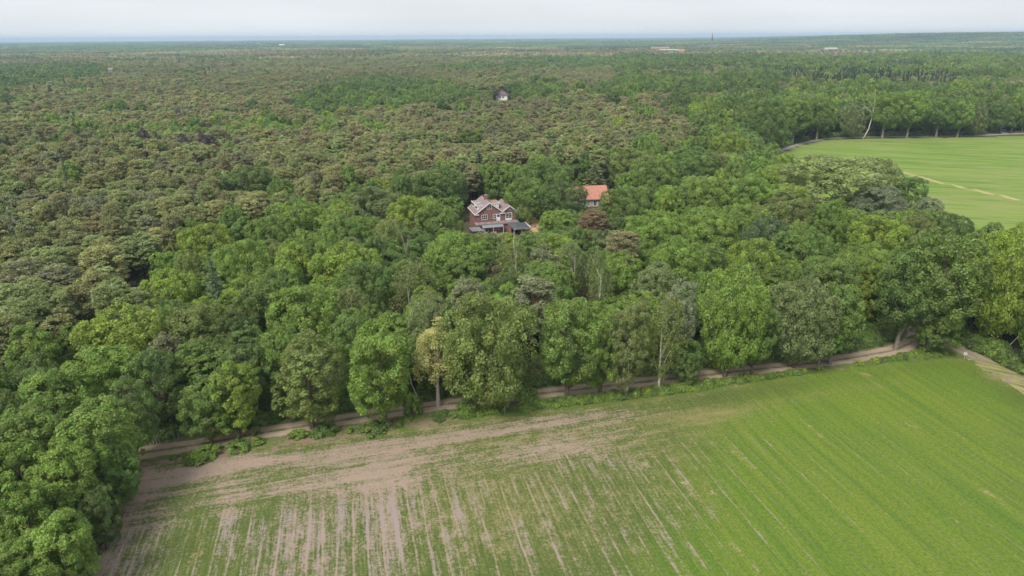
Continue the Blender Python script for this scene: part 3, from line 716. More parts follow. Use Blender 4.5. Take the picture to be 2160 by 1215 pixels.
HO = XY(1032.6, 427, 8.87); HT = math.radians(15.8)
HO = (HO[0] - math.cos(HT) * 4.22 - math.sin(HT) * .3, HO[1] - math.sin(HT) * 4.22 + math.cos(HT) * .3)
house = empty('brick_house', (HO[0], HO[1], 0), HT, 'red brick house with two white-edged gables and mauve tiled roofs, deep in the wood', 'house')
MB().box(.1, 12.6, -2.15, 9.3, 0, 2.72).build('lower_wall', M['brick'], house)
_w = MB(); _w.prism([(.2, 2.96), (8.1, 2.96), (8.1, 5.65), (4.22, 8.55), (.2, 5.65)], 'y', 0, 9.3).build('gable_wall', M['brick'], house)
MB().prism([(8.11, 2.96), (12.5, 2.96), (12.5, 5.62), (10.4, 7.2), (8.11, 5.66)], 'y', .02, 9.0).build('side_gable_wall', M['brick'], house)
rf = MB(); n1 = .2
rf.slab([(-.25, -.35, 5.62), (4.22, -.35, 8.92), (4.22, 9.7, 8.92), (-.25, 9.7, 5.62)], (0, 0, n1)).slab([(4.22, -.35, 8.925), (8.25, -.35, 5.95), (8.25, 9.7, 5.95), (4.22, 9.7, 8.925)], (0, 0, n1))
roof = rf.build('roof', M['tiles'], house)
r2 = MB(); r2.slab([(8.03, -.36, 5.86), (10.4, -.36, 7.58), (10.4, 9.3, 7.58), (8.03, 9.3, 5.86)], (0, 0, n1)).slab([(10.4, -.36, 7.585), (13.0, -.36, 5.6), (13.0, 9.3, 5.6), (10.4, 9.3, 7.585)], (0, 0, n1))
roof2 = r2.build('side_roof', M['tiles'], house)
def barge(parent, a, b, v, h=.34):
    MB().slab([(a[0], v - .05, a[1]), (b[0], v - .05, b[1]), (b[0], v + .06, b[1]), (a[0], v + .06, a[1])], (0, 0, h)).build('bargeboard', M['white'], parent)
barge(roof, (-.27, 5.60), (4.22, 8.90), -.42); barge(roof, (4.22, 8.90), (8.2, 5.96), -.42); barge(roof2, (8.2, 5.95), (10.4, 7.56), -.43); barge(roof2, (10.4, 7.56), (13.02, 5.58), -.43)
for a, b in ((-.35, .95), (7.5, 8.95), (11.8, 13.05)): MB().box(a, b, -.40, -.02, 5.18, 5.42).build('gutter_end', M['white'], house)
MB().box(-.42, -.27, -.3, 9.6, 5.3, 5.46).build('gutter', M['white'], house)
ch = MB().box(3.85, 4.75, 4.5, 5.3, 7.9, 9.95); chm = ch.build('chimney', M['brick'], house); MB().box(3.78, 4.82, 4.43, 5.37, 9.953, 10.08).build('cap', M['stone'], chm)
MB().tube([(4.75, 6.0, 8.4), (4.75, 6.0, 11.6)], [.035, .03], 5).build('antenna', M['dark_metal'], house)
for v0, v1, u0, u1, zt, rm in ((1.3, 3.9, .75, 3.3, 7.55, 'white'), (5.3, 8.2, .75, 3.3, 7.55, 'white'), (2.4, 6.6, 5.1, 7.75, 7.75, 'brown_roof')):
    d = MB().box(u0, u1, v0, v1, 5.9, zt).build('dormer', M['white'], house)
    MB().box(u0 - .25, u1 + .25, v0 - .2, v1 + .2, zt + .003, zt + .2).build('flat_roof', M['white'], d)
    MB().box(u0 - .12, u1 + .12, v0 - .08, v1 + .08, zt + .203, zt + .23).build('roof_felt', M['brown_roof' if rm == 'brown_roof' else 'slab'], d)
    uu = u0 if rm == 'white' else u1
    MB().box(uu - .03, uu + .03, v0 + .3, v1 - .3, 6.65, zt - .2).build('pane', M['glass'], d)
window(house, 3.42, 4.94, 6.75, 8.0, 0, 2, 2); window(house, 1.78, 3.58, 3.6, 5.15, 0, 3, 2); window(house, 5.27, 6.36, 3.7, 5.1, 0, 2, 2)
window(house, 6.38, 7.5, 2.97, 5.12, 0, 1, 1, .15, 'balcony_door', M['bluecloth'], 1.0)
window(house, 9.15, 11.25, 2.97, 5.25, 0.02, 2, 3, .16, 'french_doors', None, .5)
rw = MB(); rw.tube([(10.25, -.05, 6.45), (10.25, .1, 6.45)], [.42, .42], 14); rwo = rw.build('round_window', M['white'], house); MB().tube([(10.25, -.075, 6.45), (10.25, -.02, 6.45)], [.27, .27], 14).build('pane', M['glass'], rwo)
ter = MB().box(-.5, 12.75, -2.5, -.005, 2.73, 2.95).build('terrace', M['slab'], house)
MB().box(-.55, 12.8, -2.56, -2.503, 2.6, 2.97).build('terrace_edge', M['slab'], ter)
for u in (.4, 2.2, 4.2, 6.2, 8.4, 10.5, 12.5): MB().box(u - .04, u + .04, -2.45, -2.37, 2.953, 3.95).build('railing_post', M['dark_metal'], house)
for z in (3.4, 3.93): MB().box(-.4, 12.7, -2.425, -2.395, z, z + .035).build('rail', M['dark_metal'], house)
can = MB().slab([(1.15, -3.75, 2.12), (7.65, -3.75, 2.12), (7.65, -2.57, 2.58), (1.15, -2.57, 2.58)], (0, 0, .08)).build('glass_canopy', M['canopy'], house)
for u in (1.25, 4.4, 7.55): MB().box(u - .05, u + .05, -3.68, -3.58, 0, 2.03).build('canopy_post', M['white'], can)
window(house, 2.2, 3.25, .02, 2.05, -2.15, 1, 2, .14, 'terrace_door', None, .3); window(house, 1.6, 2.1, .02, 2.0, -2.15, 1, 1, .12); window(house, 5.2, 6.6, .9, 2.0, -2.15, 2, 1)
bench = empty('garden_bench', (HO[0] + math.cos(HT) * 4.3 + math.sin(HT) * 4.4, HO[1] + math.sin(HT) * 4.3 - math.cos(HT) * 4.4, 0), HT, 'wooden garden bench under the pale canopy of the brick house', 'bench')
MB().box(-.9, .9, -.22, .22, .40, .46).build('seat', M['post_wood'], bench); MB().box(-.9, .9, .2, .25, .48, .9).build('backrest', M['post_wood'], bench)
for sx_ in (-.8, .8): MB().box(sx_ - .04, sx_ + .04, -.2, .2, 0, .398).build('leg', M['post_wood'], bench)
an = MB().box(-2.6, .1 - .003, -6.9, -3.2, 0, 2.2).build('annex', M['brick'], house); MB().box(-2.85, .35, -7.2, -2.9, 2.203, 2.4).build('annex_roof', M['grey_roof'], house)
cp = empty('carport', (HO[0], HO[1], 0), HT, 'open carport with a dark flat roof at the right front of the brick house', 'carport')
MB().slab([(9.2, -8.6, 2.46), (14.3, -8.4, 2.46), (14.5, -2.62, 2.66), (9.0, -2.62, 2.66)], (0, 0, .10)).build('flat_roof', M['zinc'], cp)
MB().box(9.15, 14.4, -8.68, -8.61, 2.2, 2.50).build('fascia', M['grey_roof'], cp); MB().box(14.43, 14.55, -8.4, -2.6, 2.35, 2.76).build('side_fascia', M['white'], cp)
for u, v in ((9.4, -8.4), (11.8, -8.4), (14.2, -8.3), (14.3, -5.5)): MB().box(u - .07, u + .07, v - .07, v + .07, 0, 2.34).build('post', M['post_wood'], cp)
MB().box(9.05, 14.4, -2.75, -2.6, 0, 2.5).build('back_wall', M['brick'], cp); MB().box(9.0, 9.15, -6.5, -2.76, 0, 2.34).build('side_wall', M['brick'], cp)
# ground round the house: grey yard, sandy bank
def local_grid(name, u0, u1, v0, v1, st, zf, mat):
    U, Vv = np.meshgrid(np.arange(u0, u1 + .01, st), np.arange(v0, v1 + .01, st)); nx = U.shape[1]; X = HO[0] + math.cos(HT) * U - math.sin(HT) * Vv; Y = HO[1] + math.sin(HT) * U + math.cos(HT) * Vv
    i = (np.arange(U.shape[0] - 1)[:, None] * nx + np.arange(nx - 1)[None]).ravel()
    return tag(link(name, np_mesh(name, np.stack([X.ravel(), Y.ravel(), zf(U, Vv).ravel()], 1), np.stack([i, i + 1, i + nx + 1, i + nx], 1), [mat], smooth=True)), kind='structure')
local_grid('yard', -3, 16.5, -13, -2, .8, lambda u, v: .018 + 0 * u, M['yard'])
def bank_mat():
    t = NT('sandy_bank'); p = t.pos(); a = t.noise(p, .5, 4); b = t.noise(p, 3, 4)
    return t.bsdf(t.mix(t.ramp(t.math('ADD', a, t.math('MULTIPLY', t.math('SUBTRACT', b, .5), .5)), .5, .62), t.mix(b, (.36, .22, .14), (.50, .33, .225)), (.10, .14, .05)), .95, .1, b, .5, .1)
M['bank'] = bank_mat()
local_grid('sandy_bank', 12.6, 24, -8.4, 15, .7, lambda u, v: np.maximum(.02, (2.85 * sstep(-4.5, 4.0, v) * sstep(15.0, 16.8, u + .35 * (v > -2.2) * (v + 2.2)) * (1 - sstep(21, 24, u)) + .25 * (vnoise(u * 1.3, v * 1.3) - .5) * sstep(-4, 2, v))), M['bank'])
_sp = XY(1042, 562)
tag(poly_sheet('sandy_patch', [(_sp[0] - 2.6, _sp[1] - 3.2), (_sp[0] + .6, _sp[1] - 3.6), (_sp[0] + 2.2, _sp[1] - .4), (_sp[0] + 2.6, _sp[1] + 3.6), (_sp[0] - .8, _sp[1] + 3.4), (_sp[0] - 2.3, _sp[1] + .6)], .02, M['sand'], lambda x, y: {}, .45, (_sp[0] - 5, _sp[0] + 5, _sp[1] - 6, _sp[1] + 6)), kind='structure')

# the orange-roofed house
oh = empty('orange_roofed_house', (30.1, 230.7, 0), math.radians(8), 'low house with orange tiled roof, half hidden behind a dark tree', 'house')
MB().box(-11, 0, 0, 7.2, 0, 2.75).build('wall', M['panel'], oh); MB().box(.003, 3.1, -1.5, 7.2, 0, 1.7).build('side_wall', M['brick'], oh)
o = MB(); o.slab([(-11.4, -.5, 2.75), (.2, -.5, 2.75), (.2, 3.6, 6.6), (-11.4, 3.6, 6.6)], (0, 0, .2)).slab([(.203, -2.3, 1.75), (3.4, -2.3, 1.75), (3.4, 3.6, 6.6), (.203, 3.6, 6.6)], (0, 0, .2)).slab([(3.4, 7.7, 2.75), (-11.4, 7.7, 2.75), (-11.4, 3.6, 6.603), (3.4, 3.6, 6.603)], (0, 0, .2)).build('roof', M['orange_tiles'], oh)
MB().prism([(.01, 2.75), (7.2, 2.75), (3.6, 6.3)], 'x', -10.9, -10.7).build('gable', M['brick'], oh); MB().prism([(-1.45, 1.7), (7.2, 1.7), (7.2, 2.7), (3.6, 6.3)], 'x', 2.9, 3.08).build('gable', M['brick'], oh)
MB().box(-11.3, .1, -.62, -.5, 2.45, 2.66).build('gutter', M['stone'], oh)
window(oh, -5.6, -4.4, .35, 2.3, 0, 1, 1, .2); window(oh, -8.6, -6.0, .35, 2.3, 0, 2, 1, .2); window(oh, -2.1, -.6, .1, 2.35, 0, 2, 1, .2, 'glass_door'); window(oh, -3.9, -3.1, .1, 2.35, 0, 1, 1, .18)

# white thatched house far back
wx, wy, _ = at(1060, 192, 9.2)
wh = empty('thatched_house', (wx, wy, 0), math.radians(-14), 'white house with a dark steep thatched roof among the trees far behind the brick house', 'house')
MB().box(-5.4, 5.4, -4, 4, 0, 5.5).build('wall', M['white'], wh)
m = MB(); A = [(-6.0, -4.5, 5.4), (6.0, -4.5, 5.4), (6.0, 4.5, 5.2), (-6.0, 4.5, 5.2)]; R_ = [(-1.6, 0, 9.2), (2.0, 0, 9.2)]
m.poly([A[0], A[1], R_[1], R_[0]]).poly([A[1], A[2], R_[1]]).poly([A[2], A[3], R_[0], R_[1]]).poly([A[3], A[0], R_[0]]).poly([A[3], A[2], A[1], A[0]]); m.build('thatched_roof', M['thatch'], wh)
MB().box(-1.1, -.3, -.5, .5, 8.7, 10.3).build('chimney', M['orange_tiles'], wh)
for u in (-2.2, .6): window(wh, u, u + 1.9, 3.2, 4.9, -4, 2, 1, .16)
window(wh, 3.6, 4.6, .8, 2.2, -4, 1, 1, .16)

def gable_house(name, px, py, ztop, wx_, dy_, eave, wall, roofm, rz, label, cat, wins=0):
    """small far building; (px, py) is the photo pixel of its ridge"""
    x, y, _ = at(px, py, ztop); e = empty(name, (x, y, float(ground_z(x, y))), rz, label, cat); zt = ztop - float(ground_z(x, y)); ze = zt - (ztop - eave)
    MB().prism([(-dy_ / 2, 0), (dy_ / 2, 0), (dy_ / 2, ze), (0, zt - .3), (-dy_ / 2, ze)], 'x', -wx_ / 2, wx_ / 2).build('wall', wall, e)
    MB().slab([(-wx_ / 2 - .4, -dy_ / 2 - .5, ze - .2), (wx_ / 2 + .4, -dy_ / 2 - .5, ze - .2), (wx_ / 2 + .4, 0, zt), (-wx_ / 2 - .4, 0, zt)], (0, 0, .25)).slab([(wx_ / 2 + .4, dy_ / 2 + .5, ze - .2), (-wx_ / 2 - .4, dy_ / 2 + .5, ze - .2), (-wx_ / 2 - .4, 0, zt + .003), (wx_ / 2 + .4, 0, zt + .003)], (0, 0, .25)).build('roof', roofm, e)
    for i in range(wins):
        u = -wx_ / 2 + wx_ * (i + .5) / wins; MB().box(u - wx_ * .18 / wins * 2, u + wx_ * .18 / wins * 2, -dy_ / 2 - .06, -dy_ / 2 + .05, ze * .35, ze * .8).build('window', M['glass'], e)
    return e
gable_house('white_roofed_house', 108, 235, 11.5, 5.0, 5.5, 8.6, M['stone'], M['white'], .25, 'small house with a bright white roof among the pines at the far left', 'house', 2)
gable_house('brick_tower', 233, 143, 19, 5.5, 4.5, 17.0, M['slab'], M['tiles'], .1, 'pale pinkish tower house rising from the forest at the upper left', 'tower', 2)
gable_house('white_hall', 1411, 103.5, 20, 58, 22, 18.2, M['concrete'], M['concrete'], .05, 'long white hall in the distant forest below the church spire', 'hall', 6)
gable_house('brown_roofed_hall', 1392, 98.5, 22, 60, 24, 17.0, M['panel'], M['brown_roof'], .05, 'long brown-roofed hall just behind the distant white hall', 'hall', 6)
gable_house('orange_farmhouse', 1438, 103, 22, 15, 10, 17.5, M['concrete'], M['orange_tiles'], .3, 'white house with an orange roof at the right end of the distant white hall', 'house', 3)
gable_house('pale_house', 1606, 108, 20, 12, 10, 16.5, M['slab'], M['brown_roof'], -.3, 'pale house in the distant trees right of the church spire', 'house', 3)
gable_house('pale_hall', 1752, 100.5, 20, 36, 14, 17.5, M['concrete'], M['concrete'], 0, 'low grey hall in the distant forest above the far avenue', 'hall', 5)
gable_house('white_block', 594, 93.5, 23, 26, 20, 19.0, M['white'], M['white'], .2, 'white building on the left horizon, larger of two', 'building', 4)
gable_house('white_block', 546, 91.6, 23, 17, 14, 19.0, M['white'], M['white'], -.2, 'white building on the left horizon, smaller of two', 'building', 3)
for px_, nm_ in ((2069, 'left'), (2099, 'right')):
    q_ = at(px_, 90, 0)[:2]; x, y = q_ / np.hypot(*q_) * 4650; gz = float(ground_z(x, y)); e = empty('storage_tank', (x, y, gz - 2), 0, 'pale domed building on the hazy wooded hill at the right, %s of two' % nm_, 'building', None)
    MB().tube([(0, 0, 0), (0, 0, 17), (0, 0, 20), (0, 0, 21)], [15, 15, 11, 2], 16).build('drum', M['concrete'], e); MB().box(-6, 6, -15.6, -14.6, 2, 10).build('door', M['stone'], e)
# church on the horizon
q_ = at(1501.5, 90, 0)[:2]; x, y = q_ / np.hypot(*q_) * 2700; church = empty('church', (x, y, 0), .3, 'church with a needle-sharp dark spire on the horizon', 'church')
MB().box(-2.6, 2.6, -2.6, 2.6, 0, 40).build('tower', M['stone'], church); MB().tube([(0, 0, 40), (0, 0, 44), (0, 0, 54), (0, 0, 67)], [3.3, 2.5, 1.3, .3], 8).build('spire', M['dark_metal'], church)
MB().prism([(-6, 0), (6, 0), (6, 12), (0, 19), (-6, 12)], 'x', 2.603, 26).build('nave', M['stone'], church)
x, y, _ = at(1265.5, 103, 4); mast = empty('radio_mast', (x, y, 0), 0, 'thin lattice radio mast in the forest below the horizon, right of centre', 'mast')
MB().tube([(0, 0, 0), (0, 0, 44)], [.9, .45], 4).build('pole', M['concrete'], mast); MB().box(-1.4, 1.4, -.6, .6, 39, 42).build('antenna', M['white'], mast)

# ---------------------------------------------------------------- small things
fence = empty('wooden_fence', (*XY(310, 938), 0), 0, 'row of thin weathered wooden posts with wire along the back of the sandy track', 'fence')
FX, FY = XY(310, 938); posts = [XY(*p) for p in ((292, 944), (307, 940), (318, 938.5), (324, 937.5), (331, 936), (337, 934.5), (351, 933.5), (370, 931), (379, 928.5))]
P = np.array(TRACK[3:14]); L = np.concatenate([[0], np.cumsum(np.hypot(*(P[1:] - P[:-1]).T))]); fr = np.random.RandomState(3); s = 0.0
while s < L[-1]:
    x = np.interp(s, L, P[:, 0]); y = np.interp(s, L, P[:, 1]); dx = np.interp(s + 1, L, P[:, 0]) - np.interp(s - 1, L, P[:, 0]); dy = np.interp(s + 1, L, P[:, 1]) - np.interp(s - 1, L, P[:, 1]); l = math.hypot(dx, dy)
    posts.append((x - dy / l * 3.3, y + dx / l * 3.3)); s += 2.6 + 1.1 * fr.rand()
pm = [MB().tube([(0, 0, 0), (fr.randn() * .05, fr.randn() * .05, h)], [.055, .05], 6).mesh('post', M['post_wood']) for h in (1.25, 1.4, 1.1)]
tops = []
for i, (x, y) in enumerate(posts):
    o = link('post', pm[i % 3], fence); o.location = (x - FX, y - FY, 0); tops.append((x - FX, y - FY))
wm = MB()
for z in (.45, .85):
    for a, b in zip(tops[:-1], tops[1:]): wm.tube([(*a, z), (*b, z)], [.012, .012], 4)
tag(wm.build('wire', M['dark_metal'], fence), kind='stuff')
b0, b1 = XY(291, 936), XY(303, 939); MB().tube([(b0[0] - FX, b0[1] - FY, 1.0), (b1[0] - FX, b1[1] - FY, .45)], [.06, .06], 6).build('rail', M['post_wood'], fence)

def post(name, px, py, h, r, mat, label, cat, cap=None):
    e = empty(name, (*XY(px, py), 0), .3, label, cat); MB().tube([(0, 0, 0), (.02, 0, h)], [r, r * .95], 8).build('post', mat, e)
    if cap: MB().tube([(.02, 0, h + .002), (.02, 0, h + .1)], [r * 1.02, r * .5], 8).build('cap', cap, e)
    return e
post('marker_post', 1340, 839, .9, .085, M['white'], 'short white marker post in the undergrowth between track and field', 'post', M['concrete'])
post('wooden_post', 1065, 872, 1.15, .09, M['post_wood'], 'single grey wooden post on the field side of the track, right of centre', 'post', M['post_wood'])
sg = empty('notice_sign', (*XY(2034, 756), 0), -.5, 'small pale notice sign on a post at the fork of the two tracks', 'sign')
MB().box(-.05, .05, -.04, .04, 0, 1.25).build('post', M['concrete'], sg); MB().box(-.28, .28, -.075, -.043, .72, 1.22).build('board', M['concrete'], sg)
for i, (px_, py_, nm_) in enumerate(((280, 604, 'left'), (292, 608, 'right'))):
    e = empty('concrete_ring', (*XY(px_, py_), 0), i, 'open grey concrete well ring among the pines at the left, %s of two' % nm_, 'concrete ring', None)
    m = MB(); n = 20
    for (ra, za), (rb, zb) in zip([(.80, 0), (.80, 1.05), (.68, 1.05), (.68, .1)], [(.80, 1.05), (.68, 1.05), (.68, .1), (.01, .1)]):
        for k in range(n):
            a, b = 2 * math.pi * k / n, 2 * math.pi * (k + 1) / n
            m.poly([(ra * math.cos(a), ra * math.sin(a), za), (ra * math.cos(b), ra * math.sin(b), za), (rb * math.cos(b), rb * math.sin(b), zb), (rb * math.cos(a), rb * math.sin(a), zb)])
    m.build('ring', M['concrete'], e); m2 = MB().tube([(0, 0, .103), (0, 0, .11)], [.67, .67], 20); m2.build('bottom', M['ground'], e)
sx_, sy_ = XY(1608, 747)
sh = empty('shelter', (sx_, sy_, 0), .35, 'dark navy tent-like shelter under the trees behind the track', 'shelter')
MB().prism([(-1.4, 0), (1.4, 0), (.15, 2.3), (-.15, 2.3)], 'y', 0, 3.2).build('tarpaulin', M['navy'], sh); MB().tube([(1.5, -.1, 0), (1.5, -.1, 1.9)], [.05, .05], 6).build('pole', M['post_wood'], sh); MB().tube([(1.5, -.1, 1.85), (.1, 0, 2.28)], [.02, .02], 4).build('guy_rope', M['post_wood'], sh)

# a parked car at the end of the avenue
cx_, cy_, _ = at(2113, 276.3, 0); car = empty('parked_car', (cx_, cy_, 0), .15, 'dark grey parked car under the trees beyond the far meadow', 'car')
M['car_paint'] = plain('grey_car_paint', (.13, .135, .16), .3, .6, .02); M['rubber'] = plain('tyre_rubber', (.02, .02, .02), .9, .2, .05)
MB().prism([(-2.15, .35), (2.15, .35), (2.2, .75), (1.9, .92), (1.1, .98), (-1.9, 1.02), (-2.2, .8)], 'y', -.85, .85).build('body', M['car_paint'], car)
MB().prism([(-1.75, 1.0), (1.0, .98), (.45, 1.45), (-1.3, 1.48)], 'y', -.74, .74).build('cabin', M['glass'], car); MB().box(-1.25, .4, -.7, .7, 1.483, 1.52).build('roof', M['car_paint'], car)
for wx2 in (-1.35, 1.35):
    for wy2 in (-.86, .68): MB().tube([(wx2, wy2, .33), (wx2, wy2 + .18, .33)], [.33, .33], 14).build('wheel', M['rubber'], car)
for wy2 in (-.6, .6): MB().box(2.18, 2.23, wy2 - .15, wy2 + .15, .62, .75).build('headlight', M['white'], car)

# dead and bare stems
def stem(name, px, py, H, r0, lean, label, cat, mat='dead_wood', seed=1, base=None, depth=2, spread=.5, first=.5):
    x, y = XY(*base) if base else at(px, py, H)[:2]
    if not base: x, y = x - lean[0] * H, y - lean[1] * H
    e = empty(name, (x, y, 0), 0, label, cat); k = 1 / math.hypot(1, math.hypot(*lean)); dead_branches(seed, H * k if False else H, r0, lean, depth, spread, first).build('trunk', M[mat], e); return e
stem('dead_birch', 1838, 212, 22, .30, (.20, .02), 'white leaning dead birch without leaves in the avenue beyond the meadow', 'dead tree', 'birch_bark', 11, (1821, 292), 3, .5, .55)
stem('bare_stem', 1088, 503, 15, .13, (0, 0), 'crooked bare white stem in front of the yard of the brick house', 'dead tree', 'birch_bark', 5, None, 1, .3, .3)
stem('dead_tree', 700, 458, 14, .13, (-.12, 0), 'bundle of bare pale dead stems in the left wood, left stem', 'dead tree', 'dead_wood', 6, None, 2, .35, .4)
stem('dead_tree', 716, 456, 14.5, .13, (.02, 0), 'bundle of bare pale dead stems in the left wood, middle stem', 'dead tree', 'dead_wood', 7, None, 2, .35, .4)
stem('dead_tree', 731, 462, 14, .12, (.10, 0), 'bundle of bare pale dead stems in the left wood, right stem', 'dead tree', 'dead_wood', 8, None, 2, .35, .4)
stem('dead_tree', 858, 484, 14.5, .10, (.02, 0), 'bare grey twiggy dead tree below the pale olive birch', 'dead tree', 'dead_wood', 9, None, 3, .5, .3)
stem('dead_tree', 393, 345, 15, .15, (0, 0), 'grey dead pine skeleton among the pines left of the very dark oak', 'dead tree', 'dead_wood', 10, None, 3, .7, .35)
stem('broken_trunk', 356, 480, 9, .16, (.12, 0), 'broken bare pine trunk with a kinked top beside the lime oak', 'dead tree', 'dead_wood', 12, (345, 540), 1, .4, .6)
stem('leaning_stem', 868, 800, 6.5, .11, (-.42, .1), 'bare grey stem leaning left beside the sparse yellowing tree', 'dead tree', 'dead_wood', 13, (886, 846), 1, .3, .7)
stem('leaning_stem', 2133, 709, 4.5, .10, (.42, .1), 'white slanting birch stem at the right edge beside the side track', 'dead tree', 'birch_bark', 14, (2122, 738), 1, .3, .7)

